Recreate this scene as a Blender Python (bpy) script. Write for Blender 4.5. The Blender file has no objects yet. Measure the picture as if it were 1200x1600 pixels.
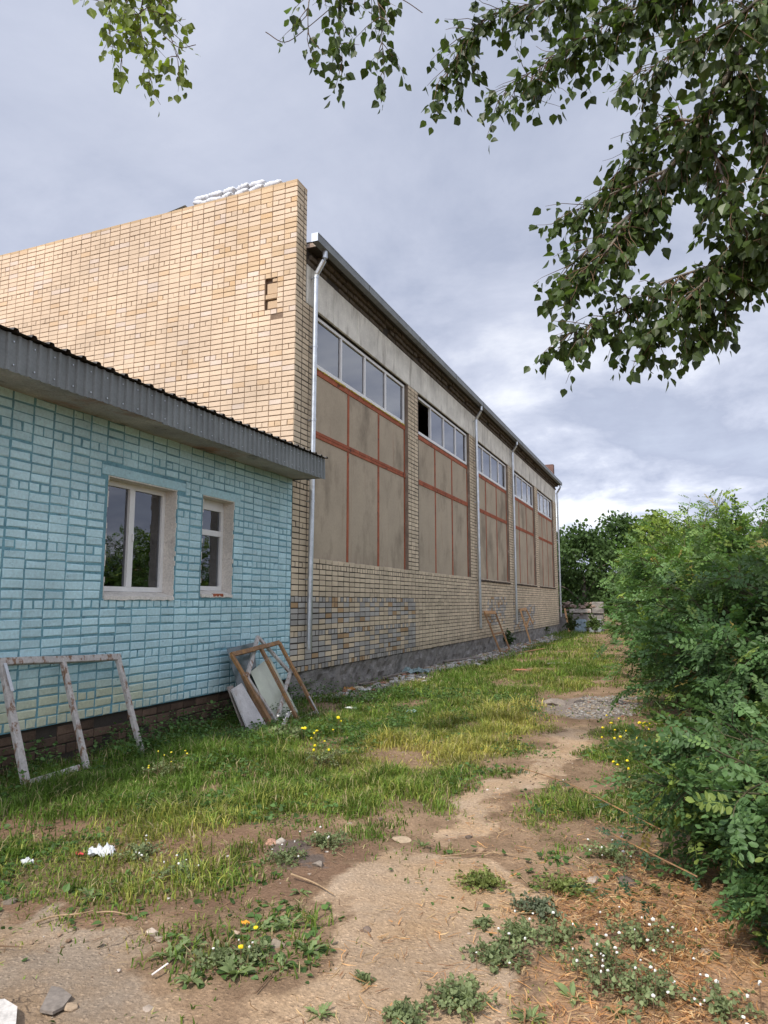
import bpy, math, random
import numpy as np
from mathutils import Vector, Matrix
random.seed(7); RNG = np.random.default_rng(7)
SC = bpy.context.scene
COL = SC.collection

# ------------------------------------------------------------------ camera
FPX = 1106.0                                   # focal length in pixels of a 1200 x 1600 frame
PITCH = math.atan(141 / FPX); YAW = math.atan(460 / math.hypot(FPX, 141))
CAM = np.array([6.1, 0.0, 1.6])
HD = np.array([-math.sin(YAW), math.cos(YAW), 0.0]); RT = np.array([math.cos(YAW), math.sin(YAW), 0.0])
FW = HD * math.cos(PITCH) + np.array([0, 0, math.sin(PITCH)]); UP = -HD * math.sin(PITCH) + np.array([0, 0, math.cos(PITCH)])
cd = bpy.data.cameras.new('camera'); cam = bpy.data.objects.new('camera', cd); COL.objects.link(cam)
cd.sensor_fit = 'VERTICAL'; cd.sensor_height = 24.0; cd.lens = FPX / 1600 * 24.0
cd.clip_start = 0.05; cd.clip_end = 3000
cam.matrix_world = Matrix(((RT[0], UP[0], -FW[0], CAM[0]), (RT[1], UP[1], -FW[1], CAM[1]), (RT[2], UP[2], -FW[2], CAM[2]), (0, 0, 0, 1)))
SC.camera = cam
SC.cycles.max_bounces = 6; SC.cycles.diffuse_bounces = 3; SC.cycles.glossy_bounces = 3; SC.cycles.transmission_bounces = 3; SC.cycles.transparent_max_bounces = 8
SC.render.resolution_x = 768; SC.render.resolution_y = 1024

# ------------------------------------------------------------------ sky, sun, exposure
SUN_EL = math.radians(50); SUN_AZ = math.radians(9)       # azimuth: towards -X from -Y (behind the camera, a little left)
SUND = np.array([-math.sin(SUN_AZ) * math.cos(SUN_EL), -math.cos(SUN_AZ) * math.cos(SUN_EL), math.sin(SUN_EL)])
SC.view_settings.view_transform = 'Standard'; SC.view_settings.look = 'None'
SC.view_settings.exposure = 0.6; SC.view_settings.gamma = 1.0; SC.view_settings.use_curve_mapping = False
W = bpy.data.worlds.new('World'); SC.world = W; W.use_nodes = True
nt = W.node_tree; nt.nodes.clear()
def nn(t, kind, **kw):
    n = t.nodes.new(kind)
    for k, v in kw.items():
        if k.startswith('i_'):
            n.inputs[k[2:].replace('_', ' ')].default_value = v
        else: setattr(n, k, v)
    return n
def math_n(t, op, a, b=None, c=None, clamp=False):
    n = t.nodes.new('ShaderNodeMath'); n.operation = op; n.use_clamp = clamp
    for i, v in enumerate((a, b, c)):
        if v is None: continue
        if isinstance(v, (int, float)): n.inputs[i].default_value = v
        else: t.links.new(v, n.inputs[i])
    return n.outputs[0]
def mixc(t, fac, a, b, mode='MIX'):
    n = t.nodes.new('ShaderNodeMix'); n.data_type = 'RGBA'; n.blend_type = mode; n.clamp_factor = True
    for i, v in ((0, fac), (6, a), (7, b)):
        if isinstance(v, (int, float)): n.inputs[i].default_value = v
        elif isinstance(v, tuple): n.inputs[i].default_value = (v + (1.0,))[:4]
        else: t.links.new(v, n.inputs[i])
    return n.outputs[2]
def ramp(t, fac, stops, interp='LINEAR'):
    n = t.nodes.new('ShaderNodeValToRGB'); n.color_ramp.interpolation = interp
    el = n.color_ramp.elements
    while len(el) < len(stops): el.new(0.5)
    for e, (p, c) in zip(el, stops):
        e.position = p; e.color = (c, c, c, 1) if isinstance(c, (int, float)) else (c + (1.0,))[:4]
    t.links.new(fac, n.inputs[0]); return n.outputs[0]
sky = nn(nt, 'ShaderNodeTexSky', sky_type='NISHITA', sun_disc=False, sun_elevation=SUN_EL, air_density=1.0, dust_density=3.0, ozone_density=1.5)
sky.sun_rotation = math.atan2(SUND[0], SUND[1])
skyc = mixc(nt, 1.0, sky.outputs[0], (0.085, 0.085, 0.085), 'MULTIPLY')
tc = nn(nt, 'ShaderNodeTexCoord'); sep = nn(nt, 'ShaderNodeSeparateXYZ'); nt.links.new(tc.outputs['Generated'], sep.inputs[0])
zz = math_n(nt, 'ADD', math_n(nt, 'MAXIMUM', sep.outputs[2], 0.0), 0.22)
cmb = nn(nt, 'ShaderNodeCombineXYZ')
nt.links.new(math_n(nt, 'DIVIDE', sep.outputs[0], zz), cmb.inputs[0]); nt.links.new(math_n(nt, 'DIVIDE', sep.outputs[1], zz), cmb.inputs[1])
mp = nn(nt, 'ShaderNodeMapping'); mp.inputs['Location'].default_value = (21.0, 14.0, 0.6); nt.links.new(cmb.outputs[0], mp.inputs[0])
n1 = nn(nt, 'ShaderNodeTexNoise', i_Scale=0.75, i_Detail=9.0, i_Roughness=0.58, i_Distortion=0.5); nt.links.new(mp.outputs[0], n1.inputs['Vector'])
n2 = nn(nt, 'ShaderNodeTexNoise', i_Scale=2.3, i_Detail=10.0, i_Roughness=0.62, i_Distortion=0.3); nt.links.new(mp.outputs[0], n2.inputs['Vector'])
cov = math_n(nt, 'ADD', math_n(nt, 'MULTIPLY', n1.outputs[0], 0.62), math_n(nt, 'MULTIPLY', n2.outputs[0], 0.38))
# clouds seen edge-on towards the horizon break up more strongly than the even deck overhead
gain = math_n(nt, 'MULTIPLY_ADD', math_n(nt, 'SUBTRACT', 0.55, math_n(nt, 'MAXIMUM', sep.outputs[2], 0.0), None, True), 3.6, 0.70)
cov = math_n(nt, 'MULTIPLY_ADD', math_n(nt, 'SUBTRACT', cov, 0.49), gain, 0.49)
cloudc = ramp(nt, cov, [(0.24, (0.84, 0.85, 0.855)), (0.39, (0.62, 0.64, 0.70)), (0.50, (0.43, 0.46, 0.555)), (0.62, (0.31, 0.345, 0.445)), (0.76, (0.36, 0.40, 0.50))])
thick = ramp(nt, cov, [(0.22, 0.80), (0.42, 0.93), (0.6, 1.0)])
mixs = mixc(nt, thick, skyc, cloudc)
# thin-cloud glow around the sun, added out of frame to lift the shaded walls
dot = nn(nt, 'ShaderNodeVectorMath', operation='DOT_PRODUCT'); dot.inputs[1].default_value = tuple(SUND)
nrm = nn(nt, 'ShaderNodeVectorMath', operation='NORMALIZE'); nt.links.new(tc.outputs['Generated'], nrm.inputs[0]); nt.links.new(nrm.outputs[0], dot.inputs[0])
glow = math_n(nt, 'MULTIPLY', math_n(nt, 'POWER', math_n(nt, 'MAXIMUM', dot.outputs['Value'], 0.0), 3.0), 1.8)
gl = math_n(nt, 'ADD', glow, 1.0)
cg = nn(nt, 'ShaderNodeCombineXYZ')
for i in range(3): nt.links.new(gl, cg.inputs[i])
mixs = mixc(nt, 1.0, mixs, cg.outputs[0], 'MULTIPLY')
# haze lightens the deck evenly towards the horizon all round
hz = math_n(nt, 'MULTIPLY_ADD', math_n(nt, 'POWER', math_n(nt, 'SUBTRACT', 1.0, math_n(nt, 'MAXIMUM', sep.outputs[2], 0.0), None, True), 3.5), 0.34, 1.0)
ch_ = nn(nt, 'ShaderNodeCombineXYZ')
for i in range(3): nt.links.new(hz, ch_.inputs[i])
mixs = mixc(nt, 1.0, mixs, ch_.outputs[0], 'MULTIPLY')
bg = nn(nt, 'ShaderNodeBackground', i_Strength=0.96); nt.links.new(mixs, bg.inputs[0])
wo = nn(nt, 'ShaderNodeOutputWorld'); nt.links.new(bg.outputs[0], wo.inputs[0])
sl = bpy.data.lights.new('sun', 'SUN'); sl.energy = 2.75; sl.angle = math.radians(2.0); sl.color = (1.0, 0.93, 0.82)
so = bpy.data.objects.new('sun', sl); COL.objects.link(so)
so.rotation_euler = Vector(SUND).to_track_quat('Z', 'Y').to_euler(); so.location = (0, -20, 30)

# ------------------------------------------------------------------ geometry helpers
def ray(px, py): return FW * FPX + RT * (px - 600) + UP * (800 - py)
def wx(px, py, X=0.0): d = ray(px, py); return CAM + d * ((X - CAM[0]) / d[0])      # point of a sight line on a plane x = X
def wy(px, py, Y): d = ray(px, py); return CAM + d * ((Y - CAM[1]) / d[1])
def wz(px, py, Z=0.0): d = ray(px, py); return CAM + d * ((Z - CAM[2]) / d[2])
def at(px, py, dep): return CAM + ray(px, py) * (dep / FPX)
def lean(px, py, x0, z0, k):                    # on a plane leaning on the wall: x = x0 + k (z0 - z)
    d = ray(px, py); t = (x0 + k * (z0 - CAM[2]) - CAM[0]) / (d[0] + k * d[2]); return CAM + d * t
def proj(P):
    D = np.asarray(P) - CAM; w = D @ FW
    return 600 + FPX * (D @ RT) / w, 800 - FPX * (D @ UP) / w, w
_perm = RNG.random((256, 256))
def vnoise(x, y):
    x = np.asarray(x, float); y = np.asarray(y, float)
    xi = np.floor(x).astype(int); yi = np.floor(y).astype(int); fx = x - xi; fy = y - yi
    fx = fx * fx * (3 - 2 * fx); fy = fy * fy * (3 - 2 * fy)
    g = lambda a, b: _perm[a % 256, b % 256]
    return (g(xi, yi) * (1 - fx) + g(xi + 1, yi) * fx) * (1 - fy) + (g(xi, yi + 1) * (1 - fx) + g(xi + 1, yi + 1) * fx) * fy
def fbm(x, y, o=4):
    s = 0; a = 0.5; f = 1.0
    for k in range(o): s = s + a * vnoise(np.asarray(x) * f + 17.3 * k, np.asarray(y) * f + 9.1 * k); a *= 0.5; f *= 2.03
    return s / (1 - 0.5 ** o)
def sstep(a, b, x): t = np.clip((np.asarray(x, float) - a) / (b - a), 0, 1); return t * t * (3 - 2 * t)

WL = {}                                         # world position of every object's origin
def np_mesh(name, V, F, mat=None, cols=None, smooth=False):
    V = np.asarray(V, np.float32); F = np.asarray(F, np.int32); k = F.shape[1]
    me = bpy.data.meshes.new(name); me.vertices.add(len(V)); me.vertices.foreach_set('co', V.ravel())
    me.loops.add(F.size); me.loops.foreach_set('vertex_index', F.ravel())
    me.polygons.add(len(F)); me.polygons.foreach_set('loop_start', np.arange(0, F.size, k, dtype=np.int32))
    me.polygons.foreach_set('use_smooth', np.full(len(F), bool(smooth)))
    me.update(calc_edges=True)
    if cols is not None:
        a = me.color_attributes.new('tint', 'FLOAT_COLOR', 'POINT')
        c = np.ones((len(V), 4), np.float32); c[:, :3] = cols; a.data.foreach_set('color', c.ravel())
    if mat: me.materials.append(mat)
    return me
def obj(name, me, parent=None, loc=None, **props):
    o = bpy.data.objects.new(name, me); COL.objects.link(o)
    L = np.zeros(3) if loc is None else np.asarray(loc, float)
    if parent is not None:
        o.parent = parent; o.location = L - WL[parent.name]
    else: o.location = L
    WL[o.name] = L
    for k, v in props.items(): o[k] = v
    return o
def empty(name, loc, **props): return obj(name, None, None, loc, **props)
def top(name, me, label, category, group=None, kind=None):      # a one-mesh thing: its origin goes to its base
    n = len(me.vertices); a = np.empty(n * 3, np.float32); me.vertices.foreach_get('co', a); a = a.reshape(-1, 3)
    b = np.array([(a[:, 0].min() + a[:, 0].max()) / 2, (a[:, 1].min() + a[:, 1].max()) / 2, a[:, 2].min()])
    me.vertices.foreach_set('co', (a - b).astype(np.float32).ravel()); me.update()
    o = obj(name, me, None, b)
    o['label'] = label; o['category'] = category
    if group: o['group'] = group
    if kind: o['kind'] = kind
    return o
class MB:                                       # collects polygons of any size
    def __init__(s): s.v = []; s.f = []
    def add(s, V, F):
        b = len(s.v); s.v += [tuple(map(float, p)) for p in V]; s.f += [tuple(i + b for i in q) for q in F]; return s
    def box(s, x0, x1, y0, y1, z0, z1):
        return s.add([(x, y, z) for x in (x0, x1) for y in (y0, y1) for z in (z0, z1)],
                     [(0, 1, 3, 2), (4, 6, 7, 5), (0, 4, 5, 1), (2, 3, 7, 6), (0, 2, 6, 4), (1, 5, 7, 3)])
    def cbox(s, x0, x1, y0, y1, z0, z1, c):     # box with chamfered edges (octant corners cut)
        V = []; cx, cy, cz = (x0 + x1) / 2, (y0 + y1) / 2, (z0 + z1) / 2
        import bmesh
        bm = bmesh.new(); bmesh.ops.create_cube(bm, size=1.0)
        for v in bm.verts: v.co = (cx + v.co.x * (x1 - x0), cy + v.co.y * (y1 - y0), cz + v.co.z * (z1 - z0))
        bmesh.ops.bevel(bm, geom=list(bm.edges), offset=c, segments=1, affect='EDGES')
        bm.verts.index_update(); s.add([v.co for v in bm.verts], [[v.index for v in f.verts] for f in bm.faces]); bm.free(); return s
    def bar(s, a, b, w, t, n=(1, 0, 0), c=0.004, wob=0.0):    # plank from a to b: width w across, thickness t along n, worn edges
        a = np.asarray(a, float); b = np.asarray(b, float); d = b - a; L = np.linalg.norm(d); d /= L
        n = np.asarray(n, float); n = n - d * (n @ d); n /= np.linalg.norm(n); u = np.cross(d, n)
        prof = [(-w / 2 + c, -t / 2), (w / 2 - c, -t / 2), (w / 2, -t / 2 + c), (w / 2, t / 2 - c), (w / 2 - c, t / 2), (-w / 2 + c, t / 2), (-w / 2, t / 2 - c), (-w / 2, -t / 2 + c)]
        K = 5 if wob else 1; V = []; F = []
        for k in range(K + 1):
            o = a + d * L * k / K + (u * random.uniform(-wob, wob) + n * random.uniform(-wob, wob) if wob else 0)
            V += [o + u * p + n * q for p, q in prof]
        for k in range(K):
            for i in range(8): F.append((k * 8 + i, k * 8 + (i + 1) % 8, k * 8 + 8 + (i + 1) % 8, k * 8 + 8 + i))
        F.append(tuple(range(7, -1, -1))); F.append(tuple(range(K * 8, K * 8 + 8)))
        return s.add(V, F)
    def tube(s, pts, r, sides=8):
        pts = [np.asarray(p, float) for p in pts]; rr = r if isinstance(r, (list, tuple, np.ndarray)) else [r] * len(pts); V = []; F = []
        ref = np.array([0.31, 0.17, 0.93]); 
        for i, p in enumerate(pts):
            d = pts[min(i + 1, len(pts) - 1)] - pts[max(i - 1, 0)]; d = d / (np.linalg.norm(d) + 1e-9)
            u = np.cross(d, ref)
            if np.linalg.norm(u) < 0.15: u = np.cross(d, np.array([1.0, 0.2, 0]))
            u /= np.linalg.norm(u); w = np.cross(d, u)
            V += [p + rr[i] * (math.cos(2 * math.pi * k / sides) * u + math.sin(2 * math.pi * k / sides) * w) for k in range(sides)]
        for i in range(len(pts) - 1):
            for k in range(sides): F.append((i * sides + k, i * sides + (k + 1) % sides, (i + 1) * sides + (k + 1) % sides, (i + 1) * sides + k))
        F.append(tuple(range(sides - 1, -1, -1))); F.append(tuple(range((len(pts) - 1) * sides, len(pts) * sides)))
        return s.add(V, F)
    def prism(s, poly, h):                       # a closed outline of 3-D points thickened along vector h
        h = np.asarray(h, float); n = len(poly); P = [np.asarray(p, float) for p in poly]
        return s.add(P + [p + h for p in P], [tuple(range(n - 1, -1, -1)), tuple(range(n, 2 * n))] + [(i, (i + 1) % n, n + (i + 1) % n, n + i) for i in range(n)])
    def mesh(s, name, mat, smooth=False):
        me = bpy.data.meshes.new(name); me.from_pydata(s.v, [], s.f); me.materials.append(mat)
        if smooth: me.polygons.foreach_set('use_smooth', [True] * len(me.polygons))
        me.update()
        import bmesh
        bm = bmesh.new(); bm.from_mesh(me); bmesh.ops.recalc_face_normals(bm, faces=bm.faces); bm.to_mesh(me); bm.free()
        return me

# ------------------------------------------------------------------ materials
def material(name, col=(0.5, 0.5, 0.5), rough=0.85, metal=0.0, spec=0.3, attr=False, var=0.25, vscale=3.0, fine=0.2, fscale=45.0,
             bump=0.3, bscale=60.0, bdist=0.004, stains=()):
    m = bpy.data.materials.new(name); m.use_nodes = True; t = m.node_tree; b = t.nodes['Principled BSDF']
    b.inputs['Roughness'].default_value = rough; b.inputs['Metallic'].default_value = metal; b.inputs['Specular IOR Level'].default_value = spec
    g = t.nodes.new('ShaderNodeNewGeometry').outputs['Position']
    if attr:
        a = t.nodes.new('ShaderNodeAttribute'); a.attribute_name = 'tint'; c = a.outputs['Color']
    else:
        r = t.nodes.new('ShaderNodeRGB'); r.outputs[0].default_value = col + (1,); c = r.outputs[0]
    def noise(sc, det=5.0, ro=0.6, vec=None):
        n = nn(t, 'ShaderNodeTexNoise', i_Scale=sc, i_Detail=det, i_Roughness=ro); t.links.new(g if vec is None else vec, n.inputs['Vector']); return n.outputs[0]
    def scl(vec):
        mpn = t.nodes.new('ShaderNodeMapping'); mpn.inputs['Scale'].default_value = vec; t.links.new(g, mpn.inputs[0]); return mpn.outputs[0]
    lo = ramp(t, noise(vscale), [(0.3, 1 - var), (0.7, 1 + var * 0.6)]); c = mixc(t, 1.0, c, lo, 'MULTIPLY')
    fi = ramp(t, noise(fscale, 4), [(0.3, 1 - fine), (0.7, 1 + fine * 0.6)]); c = mixc(t, 1.0, c, fi, 'MULTIPLY')
    for (scol, vec, lo_, hi_, amt) in stains:    # patches of another colour: dirt, rust, worn paint
        f = math_n(t, 'MULTIPLY', ramp(t, noise(1.0, 7, 0.65, scl(vec)), [(lo_, 0.0), (hi_, 1.0)]), amt)
        c = mixc(t, f, c, scol)
    t.links.new(c, b.inputs['Base Color'])
    if bump:
        bn = nn(t, 'ShaderNodeBump', i_Strength=bump, i_Distance=bdist); t.links.new(noise(bscale, 6), bn.inputs['Height']); t.links.new(bn.outputs[0], b.inputs['Normal'])
    return m
def leaf_material(name, rough=0.5, trans=0.3, spec=0.35, back=(1.5, 1.6, 0.9)):
    m = bpy.data.materials.new(name); m.use_nodes = True; t = m.node_tree; b = t.nodes['Principled BSDF']; out = t.nodes['Material Output']
    a = t.nodes.new('ShaderNodeAttribute'); a.attribute_name = 'tint'
    g = t.nodes.new('ShaderNodeNewGeometry').outputs['Position']
    n = nn(t, 'ShaderNodeTexNoise', i_Scale=9.0, i_Detail=3.0); t.links.new(g, n.inputs['Vector'])
    c = mixc(t, 1.0, a.outputs['Color'], ramp(t, n.outputs[0], [(0.3, 0.75), (0.7, 1.2)]), 'MULTIPLY')
    t.links.new(c, b.inputs['Base Color']); b.inputs['Roughness'].default_value = rough; b.inputs['Specular IOR Level'].default_value = spec
    tr = t.nodes.new('ShaderNodeBsdfTranslucent'); t.links.new(mixc(t, 1.0, c, back, 'MULTIPLY'), tr.inputs[0])
    ms = t.nodes.new('ShaderNodeMixShader'); ms.inputs[0].default_value = trans
    t.links.new(b.outputs[0], ms.inputs[1]); t.links.new(tr.outputs[0], ms.inputs[2]); t.links.new(ms.outputs[0], out.inputs[0])
    return m
def glass_material(name, ior, tint, rough=0.012, wave=0.0):
    m = bpy.data.materials.new(name); m.use_nodes = True; t = m.node_tree; t.nodes.remove(t.nodes['Principled BSDF']); out = t.nodes['Material Output']
    tr = t.nodes.new('ShaderNodeBsdfTransparent'); tr.inputs[0].default_value = tint + (1,)
    gl = t.nodes.new('ShaderNodeBsdfGlossy'); gl.inputs['Roughness'].default_value = rough; gl.inputs[0].default_value = (0.93, 0.95, 1.0, 1)
    fr = t.nodes.new('ShaderNodeFresnel'); fr.inputs[0].default_value = ior
    ms = t.nodes.new('ShaderNodeMixShader'); t.links.new(fr.outputs[0], ms.inputs[0]); t.links.new(tr.outputs[0], ms.inputs[1]); t.links.new(gl.outputs[0], ms.inputs[2])
    t.links.new(ms.outputs[0], out.inputs[0])
    if wave:
        n = nn(t, 'ShaderNodeTexNoise', i_Scale=2.2, i_Detail=1.0); g = t.nodes.new('ShaderNodeNewGeometry'); t.links.new(g.outputs['Position'], n.inputs['Vector'])
        bn = nn(t, 'ShaderNodeBump', i_Strength=wave, i_Distance=0.01); t.links.new(n.outputs[0], bn.inputs['Height']); t.links.new(bn.outputs[0], gl.inputs['Normal']); 
    return m
M_BRICK = material('yellow_brick', attr=True, var=0.16, vscale=0.9, fine=0.14, fscale=70, bump=0.35, bscale=120, bdist=0.003,
                   stains=[((0.34, 0.25, 0.17), (0.9, 0.9, 2.2), 0.58, 0.8, 0.3)])
M_BLUEBRICK = material('blue_painted_brick', attr=True, rough=0.8, spec=0.2, var=0.16, vscale=1.2, fine=0.14, fscale=30, bump=0.5, bscale=38, bdist=0.006,
                       stains=[((0.10, 0.25, 0.31), (7, 7, 11), 0.63, 0.71, 0.7), ((0.62, 0.74, 0.76), (3, 3, 5), 0.60, 0.75, 0.4), ((0.20, 0.27, 0.26), (2.2, 2.2, 0.7), 0.60, 0.76, 0.35)])
M_MORTAR = material('brown_mortar', (0.21, 0.145, 0.10), bump=0.6, bscale=90, stains=[((0.40, 0.29, 0.18), (1.1, 1.1, 1.6), 0.52, 0.70, 0.6)])
M_DARKMORTAR = material('dark_mortar', (0.055, 0.045, 0.037), bump=0.6, bscale=90)
M_BLUEMORTAR = material('blue_painted_joint', (0.18, 0.375, 0.445), rough=0.7, var=0.3, vscale=2.5, bump=0.7, bscale=60, stains=[((0.06, 0.13, 0.17), (5, 5, 5), 0.52, 0.66, 0.7)])
M_OLDBRICK = material('old_brown_brick', attr=True, var=0.35, vscale=4, bump=0.7, bscale=50, bdist=0.008)
M_CONC = material('weathered_concrete', (0.76, 0.73, 0.65), var=0.25, vscale=1.6, fine=0.15, bump=0.4, bscale=40,
                  stains=[((0.20, 0.17, 0.13), (3.0, 3.0, 0.6), 0.52, 0.72, 0.75), ((0.62, 0.60, 0.55), (2, 2, 3), 0.6, 0.75, 0.5)])
M_PLINTH = material('plinth_concrete', (0.27, 0.25, 0.23), var=0.4, vscale=2.5, fine=0.3, bump=1.0, bscale=25, bdist=0.02,
                    stains=[((0.09, 0.08, 0.07), (3, 3, 5), 0.5, 0.7, 0.7), ((0.33, 0.29, 0.25), (5, 5, 7), 0.6, 0.7, 0.5)])
M_PLASTER = material('khaki_plaster', (0.45, 0.37, 0.272), rough=0.9, var=0.12, vscale=0.9, fine=0.08, fscale=25, bump=0.25, bscale=30, bdist=0.006,
                     stains=[((0.20, 0.16, 0.115), (0.8, 0.8, 0.45), 0.50, 0.64, 0.75), ((0.27, 0.14, 0.085), (5, 5, 0.35), 0.60, 0.70, 0.45), ((0.52, 0.43, 0.32), (0.7, 0.7, 0.9), 0.5, 0.75, 0.4)])
M_RED = material('rust_red_strip', (0.40, 0.115, 0.055), rough=0.8, var=0.3, vscale=4, fine=0.25, bump=0.4, bscale=50,
                 stains=[((0.06, 0.03, 0.025), (6, 6, 6), 0.56, 0.66, 0.8), ((0.34, 0.25, 0.17), (5, 5, 5), 0.64, 0.74, 0.5)])
M_REVEAL = material('mortar_smeared_reveal', (0.26, 0.20, 0.15), var=0.3, bump=0.7, bscale=40, stains=[((0.42, 0.36, 0.29), (3, 3, 3), 0.58, 0.68, 0.7)])
M_CREAMPLASTER = material('cream_reveal_plaster', (0.74, 0.69, 0.62), var=0.15, vscale=4, bump=0.8, bscale=30, bdist=0.008, stains=[((0.30, 0.22, 0.18), (9, 9, 9), 0.62, 0.70, 0.5)])
M_WHITE = material('white_plastic', (0.78, 0.77, 0.75), rough=0.4, spec=0.5, var=0.06, fine=0.05, bump=0.0)
M_ZINC = material('galvanised_steel', (0.60, 0.63, 0.66), rough=0.34, metal=0.85, spec=0.5, var=0.18, vscale=7, fine=0.12, bump=0.15, bscale=12, bdist=0.004)
M_SHEET = material('grey_profiled_sheet', (0.21, 0.225, 0.222), rough=0.55, metal=0.25, spec=0.45, var=0.22, vscale=2.2, fine=0.12, bump=0.1, bscale=20,
                   stains=[((0.24, 0.25, 0.25), (3, 6, 0.4), 0.63, 0.72, 0.6)])
M_ROOFSHEET = material('dark_roof_sheet', (0.07, 0.065, 0.06), rough=0.6, metal=0.2, var=0.3, bump=0.1)
M_SOFFIT = material('crumbling_soffit', (0.46, 0.42, 0.37), var=0.35, vscale=1.6, fine=0.25, bump=1.0, bscale=22, bdist=0.02,
                    stains=[((0.36, 0.18, 0.11), (1.2, 0.8, 1), 0.52, 0.62, 0.8), ((0.07, 0.06, 0.05), (2.5, 2.0, 1), 0.55, 0.66, 0.75)])
M_DARK = material('dark_interior', (0.035, 0.033, 0.032), bump=0.0)
M_GLASS = glass_material('window_glass', 2.2, (0.55, 0.57, 0.58), wave=0.03)
M_GLASSHI = glass_material('ribbon_window_glass', 3.0, (0.42, 0.44, 0.46), wave=0.02)
M_PEEL = material('peeling_white_paint', (0.50, 0.46, 0.43), rough=0.7, var=0.2, vscale=6, fine=0.2, bump=0.6, bscale=50,
                  stains=[((0.20, 0.105, 0.055), (14, 14, 7), 0.53, 0.60, 0.9), ((0.68, 0.64, 0.62), (8, 8, 8), 0.6, 0.7, 0.6)])
M_OLDWOOD = material('orange_brown_wood', (0.29, 0.165, 0.085), rough=0.75, var=0.3, vscale=7, fine=0.3, fscale=60, bump=0.5, bscale=70,
                     stains=[((0.42, 0.22, 0.08), (6, 6, 6), 0.5, 0.62, 0.7), ((0.36, 0.29, 0.26), (9, 9, 9), 0.58, 0.66, 0.8)])
M_FRESHWOOD = material('fresh_pine', (0.50, 0.28, 0.13), rough=0.7, var=0.25, vscale=5, bump=0.3)
M_GREYWOOD = material('grey_old_plank', (0.27, 0.23, 0.20), rough=0.85, var=0.3, vscale=6, fine=0.3, bump=0.6, bscale=50)
M_SACK = material('white_woven_sack', (0.60, 0.62, 0.66), rough=0.65, var=0.08, vscale=5, fine=0.08, bump=0.5, bscale=22, bdist=0.02)
M_STONE = material('rubble_stone', attr=True, var=0.2, vscale=9, fine=0.25, bump=0.6, bscale=60)
M_LITTER = material('litter_plastic', attr=True, rough=0.45, var=0.08, fine=0.05, bump=0.3, bscale=25)
M_BARK = material('poplar_bark', (0.17, 0.145, 0.115), var=0.35, vscale=8, fine=0.3, bump=0.9, bscale=40, bdist=0.01)
M_TWIG = material('brown_twig', (0.16, 0.10, 0.06), var=0.3, vscale=10, bump=0.4)
M_LEAF = leaf_material('poplar_leaf', rough=0.42, trans=0.4, spec=0.4)
M_ROBINIA = leaf_material('acacia_leaf', rough=0.5, trans=0.33, spec=0.35)
M_TREELEAF = leaf_material('tree_leaf', rough=0.6, trans=0.25, spec=0.2)
M_GRASS = leaf_material('grass_blade', rough=0.5, trans=0.35, spec=0.2, back=(1.3, 1.35, 0.9))
M_DULLZINC = material('dull_gutter', (0.23, 0.245, 0.245), rough=0.5, metal=0.3, spec=0.4, var=0.2, vscale=3, bump=0.1)
M_FOAM = material('yellow_foam', (0.62, 0.47, 0.12), var=0.3, vscale=10, bump=0.6)

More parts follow.
